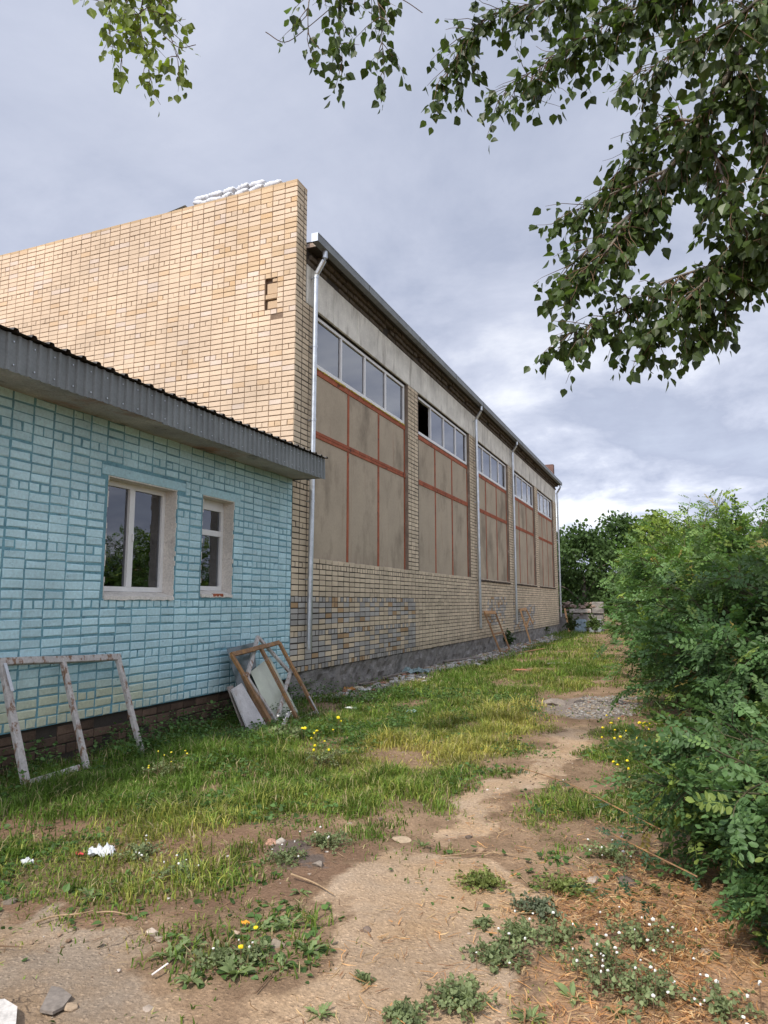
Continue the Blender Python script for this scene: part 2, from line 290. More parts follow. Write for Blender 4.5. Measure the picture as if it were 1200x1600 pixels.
# ------------------------------------------------------------------ ground
def gz(x, y):
    x = np.asarray(x, float); y = np.asarray(y, float)
    z = -0.09 * (1 - sstep(0.8, 4.2, x)) + (fbm(x * 0.45, y * 0.45, 3) - 0.5) * 0.09 + (fbm(x * 2.1 + 40, y * 2.1, 3) - 0.5) * 0.035
    z = z - 0.012 * np.clip(x - 8, 0, 20)
    return z
def inside(poly, x, y):
    x = np.asarray(x); y = np.asarray(y); r = np.zeros(x.shape, bool); n = len(poly)
    for i in range(n):
        x0, y0 = poly[i]; x1, y1 = poly[(i + 1) % n]
        if y0 == y1: continue
        c = ((y0 > y) != (y1 > y)) & (x < (x1 - x0) * (y - y0) / (y1 - y0) + x0); r ^= c
    return r
def gpoly(pts): return [tuple(wz(px, py, -0.03)[:2]) for px, py in pts]
POLY = dict(
 sand=gpoly([(560, 1342), (660, 1345), (745, 1352), (755, 1395), (830, 1420), (900, 1400), (930, 1440), (840, 1475), (770, 1475), (745, 1505), (765, 1545), (795, 1640), (350, 1640), (440, 1560), (515, 1510), (515, 1440), (545, 1375)]),
 path=gpoly([(705, 1325), (700, 1285), (745, 1245), (800, 1212), (855, 1172), (880, 1140), (930, 1132), (920, 1168), (880, 1200), (850, 1228), (775, 1258), (740, 1325)]),
 gravel=gpoly([(845, 1100), (890, 1092), (985, 1090), (980, 1122), (900, 1130), (860, 1116)]),
 dust=gpoly([(-60, 1445), (100, 1430), (270, 1470), (200, 1520), (290, 1575), (330, 1640), (-60, 1660)]),
 straw=gpoly([(870, 1440), (930, 1390), (1050, 1350), (1300, 1330), (1300, 1700), (820, 1700), (800, 1560), (830, 1480)]),
 redsoil=gpoly([(-60, 1250), (80, 1255), (330, 1285), (560, 1330), (540, 1420), (250, 1440), (-60, 1440)]),
 dark=gpoly([(390, 1330), (470, 1325), (530, 1350), (500, 1375), (420, 1370)]),
 g_main=gpoly([(-200, 1120), (-200, 1265), (90, 1275), (330, 1300), (440, 1318), (560, 1338), (705, 1345), (700, 1290), (725, 1235), (790, 1195), (860, 1145), (835, 1105), (905, 1082), (960, 1075), (955, 1020), (905, 985), (872, 985), (700, 1030), (500, 1085), (200, 1130)]),
 g_isl=gpoly([(770, 1345), (800, 1275), (890, 1225), (1010, 1225), (1130, 1330), (950, 1352), (850, 1362)]),
 g_side=gpoly([(915, 1160), (960, 1120), (1100, 1110), (1150, 1250), (1000, 1250), (930, 1235)]),
 g_left=gpoly([(-60, 1295), (300, 1285), (470, 1330), (430, 1400), (250, 1425), (-60, 1425)]),
 g_sp=gpoly([(750, 1372), (880, 1365), (910, 1420), (800, 1432)]),
 g_patch=gpoly([(210, 1480), (290, 1450), (390, 1425), (500, 1440), (520, 1490), (460, 1530), (390, 1555), (270, 1550)]),
 g_right=gpoly([(740, 1372), (900, 1350), (1080, 1350), (1090, 1460), (1060, 1640), (770, 1640), (760, 1560), (700, 1520)]),
 g_dry=gpoly([(560, 1160), (700, 1120), (880, 1095), (870, 1150), (760, 1210), (640, 1210)]),
)
def soft(name, x, y, w=0.12):
    r = np.zeros(np.shape(x)); dx = (fbm(np.asarray(x) * 3.1, np.asarray(y) * 3.1) - 0.5) * 0.55; dy = (fbm(np.asarray(x) * 3.1 + 50, np.asarray(y) * 3.1 + 20) - 0.5) * 0.55
    for ox, oy in ((0, 0), (w, 0), (-w, 0), (0, w), (0, -w), (w * .6, w * .6), (-w * .6, w * .6), (w * .6, -w * .6), (-w * .6, -w * .6)):
        r += inside(POLY[name], x + dx + ox * (0.75 + 0.04 * np.abs(y)), y + dy + oy * (0.75 + 0.04 * np.abs(y)))
    return r / 9
def grassiness(x, y):
    d = np.maximum.reduce([soft('g_main', x, y, .34), 1.15 * soft('g_isl', x, y, .12), 0.75 * soft('g_side', x, y, .2), 0.7 * soft('g_left', x, y, .25), 0.4 * soft('g_sp', x, y, .2), 0.36 * soft('g_patch', x, y, .1), 0.26 * soft('g_right', x, y, .2)])
    wild = sstep(4.6, 6.2, x) * sstep(7.5, 10, y) * 0.7 + sstep(36, 41, y) * 0.8 + sstep(9.0, 12, x) * 0.7
    d = np.maximum(d, np.clip(wild, 0, 1))
    d = d * (1 - 0.85 * soft('gravel', x, y)) * (1 - 0.9 * np.maximum(soft('path', x, y), soft('sand', x, y)))
    rub = (1 - sstep(0.65, 1.4, x + (fbm(x, y * 0.8) - .5) * 0.9)) * sstep(10.8, 11.6, y) * (1 - sstep(33, 37, y))
    d = d * (1 - 0.92 * rub)
    d = d * np.clip(0.1 + 3.6 * (fbm(x * 1.5 + 8, y * 1.5 + 3, 4) - 0.30), 0.07, 1) + 0.05 * np.clip(fbm(x * 2.4, y * 2.4 + 60, 3) * 4 - 2.1, 0, 1) * (x > 2)
    return np.clip(d, 0, 1)
gx = np.concatenate([-np.geomspace(900, 1.2, 16), np.arange(-0.8, 9.4, 0.05), 9.4 + np.geomspace(0.25, 900, 24)])
gy = np.concatenate([-np.geomspace(900, 0.3, 16), np.arange(0, 9, 0.045), np.arange(9, 16, 0.08), np.arange(16, 44, 0.25), 44 + np.geomspace(0.5, 1500, 24)])
GX, GY = np.meshgrid(gx, gy); X_ = GX.ravel(); Y_ = GY.ravel(); Z_ = gz(X_, Y_)
gm = {k: soft(k, X_, Y_) for k in ('sand', 'path', 'gravel', 'dust', 'straw', 'redsoil', 'dark')}
fine_z = (fbm(X_ * 9, Y_ * 9, 3) - 0.5) * 0.016 * (1 - 0.5 * gm['sand']) + (fbm(X_ * 4 + 7, Y_ * 4 + 31, 2) - 0.5) * 0.026 * sstep(2, 3, X_) * (1 - sstep(8, 11, Y_)) + gm['gravel'] * (fbm(X_ * 14, Y_ * 14, 2) - 0.5) * 0.03
Z_ = Z_ + fine_z
nxg, nyg = len(gx), len(gy); idx = np.arange(nxg * nyg).reshape(nyg, nxg)
Fg = np.stack([idx[:-1, :-1], idx[:-1, 1:], idx[1:, 1:], idx[1:, :-1]], -1).reshape(-1, 4)
ggr = grassiness(X_, Y_)
M_GROUND = bpy.data.materials.new('trodden_soil'); M_GROUND.use_nodes = True
def ground_mat(m):
    t = m.node_tree; b = t.nodes['Principled BSDF']; b.inputs['Roughness'].default_value = 0.95; b.inputs['Specular IOR Level'].default_value = 0.15
    g = t.nodes.new('ShaderNodeNewGeometry').outputs['Position']
    def noise(sc, det=6, ro=0.6):
        n = nn(t, 'ShaderNodeTexNoise', i_Scale=sc, i_Detail=det, i_Roughness=ro); t.links.new(g, n.inputs['Vector']); return n.outputs[0]
    def at_(nm):
        a = t.nodes.new('ShaderNodeAttribute'); a.attribute_name = nm; s = t.nodes.new('ShaderNodeSeparateColor'); t.links.new(a.outputs['Color'], s.inputs[0]); return s.outputs, a.outputs['Alpha']
    (sa, gr, st), du = at_('mask_a'); (rs, ga, dk), _ = at_('mask_b')
    def edge(f, sc=6.0, amt=0.5):      # ragged edge for a patch
        n = math_n(t, 'MULTIPLY_ADD', math_n(t, 'SUBTRACT', noise(sc, 7, 0.7), 0.5), amt * 2, f)
        return ramp(t, n, [(0.35, 0.0), (0.65, 1.0)])
    c = mixc(t, ramp(t, noise(2.2), [(0.35, 0.0), (0.65, 1.0)]), (0.20, 0.13, 0.08), (0.30, 0.205, 0.13))
    c = mixc(t, math_n(t, 'MULTIPLY', edge(rs, 3.0, 0.7), 0.8), c, (0.205, 0.125, 0.08))
    c = mixc(t, math_n(t, 'MULTIPLY', edge(ga), 0.6), c, (0.15, 0.12, 0.06))
    sandc = mixc(t, ramp(t, noise(1.7), [(0.35, 0.0), (0.7, 1.0)]), (0.44, 0.30, 0.18), (0.43, 0.33, 0.24))
    c = mixc(t, edge(sa), c, sandc)
    dustc = mixc(t, ramp(t, noise(2.5), [(0.4, 0.0), (0.65, 1.0)]), (0.31, 0.245, 0.185), (0.335, 0.235, 0.15))
    c = mixc(t, edge(du), c, dustc)
    c = mixc(t, edge(st, 9.0), c, mixc(t, ramp(t, noise(5.0), [(0.4, 0.0), (0.62, 1.0)]), (0.43, 0.27, 0.155), (0.34, 0.215, 0.135)))
    c = mixc(t, edge(gr), c, mixc(t, ramp(t, noise(30.0), [(0.4, 0.0), (0.6, 1.0)]), (0.19, 0.155, 0.13), (0.29, 0.245, 0.21)))
    c = mixc(t, math_n(t, 'MULTIPLY', edge(dk, 14.0, 0.9), 0.7), c, (0.11, 0.10, 0.095))
    vo = nn(t, 'ShaderNodeTexVoronoi', i_Scale=38.0); t.links.new(g, vo.inputs['Vector'])
    crumbs = ramp(t, vo.outputs['Distance'], [(0.05, 1.25), (0.25, 1.0), (0.6, 0.86)])
    c = mixc(t, 1.0, c, crumbs, 'MULTIPLY')
    c = mixc(t, 1.0, c, ramp(t, noise(55, 5, 0.7), [(0.25, 0.6), (0.5, 1.0), (0.75, 1.28)]), 'MULTIPLY')
    c = mixc(t, 1.0, c, ramp(t, noise(1.1, 5), [(0.3, 0.82), (0.7, 1.15)]), 'MULTIPLY')
    # dark crack lines in the dry crust
    wv = nn(t, 'ShaderNodeTexVoronoi', feature='DISTANCE_TO_EDGE', i_Scale=3.2)
    wn = nn(t, 'ShaderNodeTexNoise', i_Scale=4.0, i_Detail=6.0); t.links.new(g, wn.inputs['Vector'])
    t.links.new(mixc(t, 0.35, g, wn.outputs['Color']), wv.inputs['Vector'])
    crack = math_n(t, 'MULTIPLY', ramp(t, wv.outputs['Distance'], [(0.0, 1.0), (0.014, 0.0)]), math_n(t, 'MULTIPLY', edge(du), math_n(t, 'MULTIPLY', ramp(t, noise(1.3, 4), [(0.48, 0.0), (0.58, 1.0)]), 0.6)))
    c = mixc(t, crack, c, (0.09, 0.065, 0.05))
    t.links.new(c, b.inputs['Base Color'])
    h = math_n(t, 'ADD', math_n(t, 'MULTIPLY', noise(30, 8, 0.7), 1.0), math_n(t, 'MULTIPLY', ramp(t, vo.outputs['Distance'], [(0.0, 1.0), (0.35, 0.0)]), 0.45))
    h = math_n(t, 'SUBTRACT', h, crack)
    bn = nn(t, 'ShaderNodeBump', i_Strength=0.75, i_Distance=0.022); t.links.new(h, bn.inputs['Height']); t.links.new(bn.outputs[0], b.inputs['Normal'])
ground_mat(M_GROUND)
gme = np_mesh('ground', np.stack([X_, Y_, Z_], 1), Fg, M_GROUND, smooth=True)
for nm, ch in (('mask_a', (np.maximum(gm['sand'], gm['path']), gm['gravel'], gm['straw'], gm['dust'])), ('mask_b', (gm['redsoil'], ggr, gm['dark'], np.ones(len(X_))))):
    a = gme.color_attributes.new(nm, 'FLOAT_COLOR', 'POINT'); a.data.foreach_set('color', np.stack(ch, 1).astype(np.float32).ravel())
obj('ground', gme, None, None, kind='structure')

# ------------------------------------------------------------------ bricks
def flat_tint(me, col):
    a = me.color_attributes.new('tint', 'FLOAT_COLOR', 'POINT'); a.data.foreach_set('color', np.tile(np.array(col + (1,), np.float32), len(me.vertices)))
COURSE = 0.1; GAP = 0.012
def brick_verts(u0, u1, z0, z1, proud, ch, depth=0.03):     # arrays -> (n,12,3) in (u, n, z)
    n = len(u0); V = np.empty((n, 12, 3)); o = np.zeros(n)
    def ring(k, du, nv):
        V[:, k + 0] = np.stack([u0 + du, nv, z0 + du], 1); V[:, k + 1] = np.stack([u1 - du, nv, z0 + du], 1)
        V[:, k + 2] = np.stack([u1 - du, nv, z1 - du], 1); V[:, k + 3] = np.stack([u0 + du, nv, z1 - du], 1)
    ring(0, o, o - depth); ring(4, o, proud - ch); ring(8, ch, proud); return V
BF = np.array([(0, 1, 5, 4), (1, 2, 6, 5), (2, 3, 7, 6), (3, 0, 4, 7), (4, 5, 9, 8), (5, 6, 10, 9), (6, 7, 11, 10), (7, 4, 8, 11), (8, 9, 10, 11)])
def courses(u0, u1, z0, z1, blocked, hdr=lambda i: i % 7 == 6, split=0.05, anchor=0.0, jog=0.0):
    """cells (ua, ub, za, zb, is_header) of stack-bonded masonry with a header course now and then"""
    out = []; i = 0; z = z0
    while z + COURSE * 0.6 < z1:
        zt = min(z + COURSE, z1); zm = (z + zt) / 2
        iv = [(u0, u1)]
        for (a, b, c, d) in blocked:
            if c < zm < d:
                iv = [q for (p, r) in iv for q in ((p, min(r, a)), (max(p, b), r)) if q[1] - q[0] > 0.03]
        pitch = 0.13 if hdr(i) else 0.26
        for (p, r) in iv:
            k = math.floor((p - anchor) / pitch)
            while anchor + k * pitch < r - 0.01:
                a = max(p, anchor + k * pitch); b = min(r, anchor + (k + 1) * pitch); k += 1
                if b - a < 0.045: continue
                if not hdr(i) and b - a > 0.2 and random.random() < split: 
                    m = (a + b) / 2; out.append((a, m, z, zt, i)); out.append((m, b, z, zt, i))
                else: out.append((a, b, z, zt, i))
        z += COURSE; i += 1
    return out
def masonry(parent, cells, frame, tintf, mat, jit, ch, nind, vis, name='brick', gap=GAP, vgap=None):
    """cells -> individual brick objects for the nind that show largest, one joined part for the rest"""
    O, Ud, Nd = [np.asarray(v, float) for v in frame]
    C = np.array(cells); g = gap / 2; gv = (vgap or gap) / 2
    ctr = O + np.outer((C[:, 0] + C[:, 1]) / 2, Ud) + np.outer((C[:, 2] + C[:, 3]) / 2, [0, 0, 1])
    def corner(k, l): return proj(O + np.outer(C[:, k], Ud) + np.outer(C[:, l], [0, 0, 1]))
    xa, ya, w = corner(0, 2); xb, yb, _ = corner(1, 2); xc, yc, _ = corner(0, 3)
    area = np.abs((xb - xa) * (yc - ya) - (yb - ya) * (xc - xa))
    ok = (xa > 2) & (xb > 2) & (xa < 1198) & (ya < 1600) & (yc > 0) & vis(xa, ya) & (w > 0.5)
    full = np.isin(np.round(C[:, 1] - C[:, 0], 3), (0.26, 0.13)) & (np.abs(C[:, 3] - C[:, 2] - COURSE) < 1e-3)
    sc = np.where(ok & full, area, 0); ind = np.argsort(-sc)[:nind]; ind = ind[sc[ind] > 0]; isind = np.zeros(len(C), bool); isind[ind] = True
    tint = tintf(C)
    n = len(C)
    def jv(s): return RNG.normal(0, s, n)
    u0 = C[:, 0] + gv + jv(jit * .7); u1 = C[:, 1] - gv + jv(jit * .7); wob = (fbm(C[:, 0] * 0.8, C[:, 2] * 6) - 0.5) * jit * 3
    z0 = C[:, 2] + g + wob + jv(jit * 0.7); z1 = C[:, 3] - g + wob + jv(jit * 0.7); pr_ = np.abs(jv(0.0015)) + ch * 0.15
    def world(V, o): return o + V[..., 0:1] * Ud + V[..., 1:2] * Nd + V[..., 2:3] * np.array([0, 0, 1.0])
    def warp(V, s):
        V = V.copy(); V[:, 4:, :] += RNG.normal(0, s, V[:, 4:, :].shape) * np.array([1, 0.5, 1]); return V
    r = np.where(~isind)[0]
    V = world(warp(brick_verts(u0[r], u1[r], z0[r], z1[r], pr_[r], ch), jit * 0.5), O).reshape(-1, 3)
    F = (BF[None] + (np.arange(len(r)) * 12)[:, None, None]).reshape(-1, 4)
    me = np_mesh(name + 's_beyond', V, F, mat, np.repeat(tint[r], 12, 0))
    obj('brickwork', me, parent, None, kind='stuff')
    # shared meshes: size class x tint cluster
    pool = {}
    for i in ind:
        q = tuple(np.round(tint[i] * 14).astype(int)); key = (round(C[i, 1] - C[i, 0], 2), q)
        L = pool.setdefault(key, [])
        if len(L) < 3:
            hw = (C[i, 1] - C[i, 0]) / 2 - gv; hh = COURSE / 2 - g
            one = lambda v: np.array([v])
            j = RNG.normal(0, jit, 4)
            V1 = warp(brick_verts(one(-hw + j[0]), one(hw + j[1]), one(-hh + j[2] * .7), one(hh + j[3] * .7), one(pr_[i]), ch), jit * 0.5)
            L.append(np_mesh(name, world(V1, np.zeros(3)).reshape(-1, 3), BF, mat, np.repeat(tint[i:i + 1], 12, 0))); me = L[-1]
        else: me = random.choice(L)
        obj(name, me, parent, ctr[i] + np.array([0, 0, wob[i]]))
    return me

# ------------------------------------------------------------------ sports hall
HY0, HY1 = 10.62, 40.05; HW = 17.0
hall = empty('sports_hall', (0, HY0, 0), label='tall yellow brick sports hall with plastered bays and ribbon windows', category='building')
BAYS = [(11.42 + 5.74 * k, 16.38 + 5.74 * k) for k in range(5)]; BAYS[4] = (34.38, 39.0)
PB, WB, WT = 2.36, 6.05, 7.10
# mortar body of the long wall: below the bays, the piers, above
m = MB().box(-0.377, -0.004, HY0 + 0.384, HY1, 0.40, PB - 0.004).box(-0.37, -0.0045, HY0 + 0.02, HY0 + 0.383, 0.40, PB - 0.005)
edges = [HY0 + 0.02] + [v for b in BAYS for v in b] + [HY1]
for k in range(0, len(edges), 2): m.box(-0.376, -0.0042, edges[k], edges[k + 1], PB - 0.003, WT)
m.box(-0.376, -0.04, HY0 + 0.385, HY1, WT + 0.001, 8.16)
wall_long = obj('long_wall', m.mesh('long_wall', M_DARKMORTAR), hall)
HOLE = (0.39, 0.65, 6.9, 7.5)
m = MB().box(-HOLE[0], -0.006, HY0 + 0.012, HY0 + 0.38, 0.4, 9.27).box(-HW, -HOLE[1], HY0 + 0.012, HY0 + 0.38, 0.4, 9.27)
m.box(-HOLE[1], -HOLE[0], HY0 + 0.012, HY0 + 0.38, 0.4, HOLE[2]).box(-HOLE[1], -HOLE[0], HY0 + 0.012, HY0 + 0.38, HOLE[3], 9.27)
m.box(-HOLE[1], -HOLE[0], HY0 + 0.075, HY0 + 0.38, HOLE[2], HOLE[3])
gable = obj('gable_wall', m.mesh('gable_wall', M_MORTAR), hall)
m = MB()
for (a, b, c, d, e) in ((0.391, 0.615, 7.20, 7.41, .022), (0.391, 0.64, 7.1, 7.19, .002), (0.391, 0.60, 6.92, 7.07, .025), (0.395, 0.50, 7.42, 7.49, .01)): m.cbox(-b, -a, HY0 + e, HY0 + 0.13, c, d, 0.01)
me = m.mesh('broken_brick', M_BRICK); flat_tint(me, (0.50, 0.36, 0.23)); obj('broken_brick', me, hall, None, label='broken bricks left inside the hole in the gable')
def t_gable(C):
    n = len(C); base = np.tile(np.array([0.645, 0.50, 0.362]), (n, 1)); r = RNG.random(n)
    base *= (0.95 + 0.09 * RNG.random((n, 1)))
    base[r < 0.06] *= np.array([0.97, 0.91, 0.82]); base[r > 0.93] = base[r > 0.93] * np.array([1.0, 1.05, 1.18])
    near = (C[:, 0] < 1.6) & (C[:, 2] > 7.2); base[near & (RNG.random(n) < 0.4)] *= np.array([0.93, 0.88, 0.78])
    return base
cg_ = courses(0.0, HW, 3.6, 9.30, [(HOLE[0], HOLE[1], HOLE[2] + 0.02, HOLE[3])], split=0.045, hdr=lambda i: i % 7 == 4)
cg_ = [c for c in cg_ if not (0.1 < c[0] < 0.7 and 6.6 < c[2] < 6.75 and random.random() < 0.3)]
masonry(gable, cg_, ((0, HY0, 0), (-1, 0, 0), (0, -1, 0)), t_gable, M_BRICK, 0.0022, 0.004, 300,
        gap=0.012, vis=lambda x, y: y < 512 + 0.392 * x)
# top of the gable: a course of coping bricks laid flat, side face of the parapet
m = MB()
for k in range(int(HW / 0.26)): m.cbox(-0.26 * k - 0.254, -0.26 * k - 0.003, HY0 - 0.002 + random.uniform(-.003, .003), HY0 + 0.384, 9.272, 9.33 + random.uniform(-.004, .004), 0.004)
me = m.mesh('coping', M_BRICK)
flat_tint(me, (0.50, 0.36, 0.22)); obj('coping', me, gable, None, kind='stuff')
def t_long(C):
    n = len(C); base = np.tile(np.array([0.66, 0.54, 0.385]), (n, 1)) * (0.86 + 0.26 * RNG.random((n, 1)))
    y = C[:, 0]; z = C[:, 2]; nz = fbm(y * 0.9, z * 1.6) - 0.5
    grey = ((y < 16.6 + nz * 1.5) & (z < 1.62) & ~((z > 1.0) & (z < 1.12))) | ((np.abs(y - 25.5 + nz * 2) < 1.6) & (np.abs(z - 1.25) < 0.5)) | ((np.abs(y - 31 + nz * 3) < 2.2) & (z < 1.3 + nz))
    pick = RNG.random(n); g1 = grey & (pick < 0.55); g2 = grey & (pick > 0.9)
    base[g1] = np.array([0.44, 0.415, 0.38]) * (0.8 + 0.4 * RNG.random((g1.sum(), 1))); base[g2] = np.array([0.50, 0.33, 0.18]) * (0.8 + 0.3 * RNG.random((g2.sum(), 1)))
    lo = z < 0.55; base[lo] *= 0.85
    return base
cl = courses(HY0, HY1, 0.40, WT, [(a, b, PB, 20) for a, b in BAYS], hdr=lambda i: i in (0, 6, 12, 18, 25, 32, 39, 46, 53, 60), split=0.012, anchor=HY0)
cl += [c for c in courses(HY0, HY0 + 0.38, WT, 9.30, [], hdr=lambda i: i % 7 == 3, anchor=HY0)]
masonry(wall_long, cl, ((0, 0, 0), (0, 1, 0), (1, 0, 0)), t_long, M_BRICK, 0.003, 0.004, 0, lambda x, y: x > 0, gap=0.018, vgap=0.024)
m = MB().box(-0.373, -0.0043, HY0 + 0.016, HY0 + 0.376, WT + 0.002, 9.268); obj('parapet_core', m.mesh('parapet_core', M_DARKMORTAR), gable)
# reveals of the piers
for a, b in BAYS:
    for y_ in (a, b): obj('reveal', MB().box(-0.37, -0.003, y_ - 0.004, y_ + 0.004, PB, WT).mesh('reveal', M_REVEAL), wall_long)
# plinth
ys = np.arange(HY0 - 0.0, HY1 + 0.05, 0.09); zs = np.linspace(-0.6, 0.395, 11); YY, ZZ = np.meshgrid(ys, zs)
XX = -0.02 + (fbm(YY * 3, ZZ * 5) - 0.5) * 0.09 - 0.05 * (fbm(YY * 9, ZZ * 14) > 0.62)
i2 = np.arange(YY.size).reshape(YY.shape); FF = np.stack([i2[:-1, :-1], i2[:-1, 1:], i2[1:, 1:], i2[1:, :-1]], -1).reshape(-1, 4)
obj('plinth', np_mesh('plinth', np.stack([XX.ravel(), YY.ravel(), ZZ.ravel()], 1), FF, M_PLINTH), hall)
# infill panels, red strips, ribbon windows
def box_part(name, mat, parent, b, ch=0.0, **kw):
    m = MB(); m.cbox(*b, ch) if ch else m.box(*b); return obj(name, m.mesh(name, mat), parent, None, **kw)
PX = -0.09
ZS = [(PB + 0.035, 4.685), (4.815, 5.91)]
for k, (a, b) in enumerate(BAYS):
    w3 = (b - a) / 3
    cut = [a + 0.03, a + w3 * 0.98, a + w3 * 1.96, b - 0.05]
    for (z0, z1) in ZS:
        for j in range(3):
            m = MB().box(-0.2, PX + random.uniform(-.004, .004), cut[j] + 0.043, cut[j + 1] - 0.043, z0, z1); obj('panel', m.mesh('panel', M_PLASTER), hall)
        for j in (1, 2): box_part('red_strip', M_RED, hall, (-0.2, PX + 0.01, cut[j] - 0.042, cut[j] + 0.042, z0, z1), 0.003)
    for (z0, z1) in ((PB + 0.0, PB + 0.034), (4.686, 4.748), (4.752, 4.814), (5.911, 6.02)):
        box_part('red_strip', M_RED, hall, (-0.2, PX + 0.014 + random.uniform(0, .004), a + 0.006, b - 0.006, z0, z1), 0.003)
    box_part('red_strip', M_RED, hall, (-0.2, PX + 0.006, b - 0.049, b - 0.006, PB + 0.035, 5.91), 0.003)
    # window: outer frame, mullions, panes
    x0, x1 = -0.14, -0.07
    z0, z1 = 6.04, 7.06
    m = MB()
    m.box(x0, x1, a + 0.01, b - 0.08, z0, z0 + 0.075).box(x0, x1, a + 0.01, b - 0.08, z1 - 0.06, z1).box(x0, x1, a + 0.01, a + 0.07, z0 + 0.075, z1 - 0.06).box(x0, x1, b - 0.14, b - 0.08, z0 + 0.075, z1 - 0.06)
    win = obj('window', m.mesh('window', M_WHITE), hall)
    q = np.linspace(a + 0.04, b - 0.11, 5)
    for j in range(1, 4): box_part('mullion', M_WHITE, win, (x0 + 0.003, x1 - 0.003, q[j] - 0.033, q[j] + 0.033, z0 + 0.076, z1 - 0.061))
    openp = {1: 0, 3: 0}.get(k)
    for j in range(4):
        if j == openp: continue
        box_part('pane', M_GLASSHI, win, (x0 + 0.03, x0 + 0.036, q[j] + 0.03, q[j + 1] - 0.03, z0 + 0.07, z1 - 0.055))
    if k == 0:
        m = MB()
        for t_ in np.arange(a + 0.05, b - 0.1, 0.045):
            r = random.uniform(0.008, 0.028)
            if random.random() < 0.75: m.tube([(-0.075, t_, 6.03), (-0.075 + 0.02, t_ + 0.045, 6.028 - r * 0.5)], [r, r * 0.8], 6)
        obj('sealing_foam', m.mesh('sealing_foam', M_FOAM), win, None, kind='stuff')
    if k >= 2:      # rough sill of bricks under the far bays
        m = MB()
        for t_ in np.arange(a, b - 0.1, 0.135): m.cbox(-0.1, 0.05 + random.uniform(-.02, .015), t_, t_ + 0.12, PB - 0.055, PB - 0.006 + random.uniform(-0.004, .012), 0.006)
        me = m.mesh('sill', M_OLDBRICK); flat_tint(me, (0.10, 0.075, 0.06)); obj('sill', me, hall, None, kind='stuff')
# concrete beam blocks over the bays, brick cornice, roof slab, gutter
y = HY0 + 0.40; 
while y < HY1 - 0.2:
    L = random.uniform(1.0, 1.25); e = min(y + L, HY1)
    m = MB().cbox(-0.38, 0.0 + random.uniform(-.008, .006), y + 0.004, e - 0.004, WT + 0.005, 7.86, 0.008); obj('beam_block', m.mesh('beam_block', M_CONC), hall); y = e
V_ = []; tn = []
cells_c = []
for r_ in range(3):
    y = HY0 + 0.40 + 0.06 * r_
    while y < HY1:
        cells_c.append((y, y + 0.255, 7.87 + 0.1 * r_, 7.965 + 0.1 * r_, 0.015 + 0.055 * r_ + random.uniform(-.012, .01), random.random())); y += 0.265
m = MB()
for (a, b, c, d, x, r) in cells_c:
    if r > 0.06: m.cbox(-0.2, x, a, b - 0.012, c, d - 0.012, 0.006)
me = m.mesh('cornice', M_OLDBRICK); flat_tint(me, (0.115, 0.09, 0.065)); obj('cornice', me, hall, None, kind='stuff')
m = MB().box(-0.2, 0.0, HY0 + 0.39, HY1, 7.86, 8.165); obj('cornice_core', m.mesh('cornice_core', M_DARKMORTAR), hall)
m = MB().box(-HW, 0.23, HY0 + 0.39, HY1 + 0.1, 8.17, 8.25); roof = obj('roof', m.mesh('roof', M_SOFFIT), hall)
m = MB()
for k in range(26):
    y0 = HY0 + 0.40 + k * 1.13
    m.cbox(-0.3, 0.225, y0, y0 + 1.115, 8.155 + random.uniform(-.003, .003), 8.172, 0.004)
obj('eave_board', m.mesh('eave_board', M_DARKMORTAR), roof, None, kind='stuff')
GXa, GXb, GZa, GZb = 0.225, 0.355, 8.13, 8.275
m = MB(); ya, yb = HY0 + 0.15, HY1 + 0.25
m.box(GXa, GXb, ya, yb, GZa, GZa + 0.004).box(GXb - 0.004, GXb, ya, yb, GZa + 0.004, GZb).box(GXa, GXa + 0.004, ya, yb, GZa + 0.004, GZb).box(GXb + 0.0005, GXb + 0.0006, ya, yb, GZa, GZa + .001)
gut = obj('gutter', m.mesh('gutter', M_DULLZINC), hall)
m = MB().box(GXb - 0.016, GXb + 0.008, ya, yb, GZb + 0.001, GZb + 0.014).box(GXa - 0.001, GXb + 0.001, ya - 0.004, ya, GZa - 0.002, GZb + 0.012)
obj('gutter_lip', m.mesh('gutter_lip', M_ZINC), gut)
m = MB().box(-0.4, 0.30, HY0 + 0.40, HY1 + 0.1, 8.279, 8.288); obj('drip_edge', m.mesh('drip_edge', M_ZINC), roof)
for k in range(9): box_part('gutter_joint', M_DULLZINC, gut, (GXa - 0.003, GXb + 0.009, HY0 + 3.2 * k + 2.5, HY0 + 3.2 * k + 2.56, GZa - 0.003, GZb + 0.013))
def drainpipe(y, zbot, yb=None):
    yb = y if yb is None else yb
    pts = [(0.29, y, GZa + 0.005), (0.29, y, 7.99), (0.27, y, 7.95), (0.125, y - 0.0, 7.72), (0.105, y, 7.67)]
    m = MB().tube(pts, 0.05, 14)
    zs_ = np.linspace(7.67, zbot, 7)
    m.tube([(0.105, y + (yb - y) * i / 6, z) for i, z in enumerate(zs_)], 0.048, 14)
    p = obj('drainpipe', m.mesh('drainpipe', M_ZINC), hall)
    for z in (7.64, 6.3, 4.9, 3.4, 2.0):
        if z < zbot: continue
        yy = y + (yb - y) * (7.67 - z) / (7.67 - zbot)
        m = MB().tube([(0.105, yy, z - 0.02), (0.105, yy, z + 0.02)], 0.054, 14).box(-0.01, 0.06, yy - 0.012, yy + 0.012, z - 0.012, z + 0.012)
        obj('pipe_clip', m.mesh('pipe_clip', M_ZINC), p)
drainpipe(11.18, 0.78, 11.10); drainpipe(22.62, 0.75, 22.80); drainpipe(28.32, 0.75, 28.42); drainpipe(40.0, 0.8, 40.05)
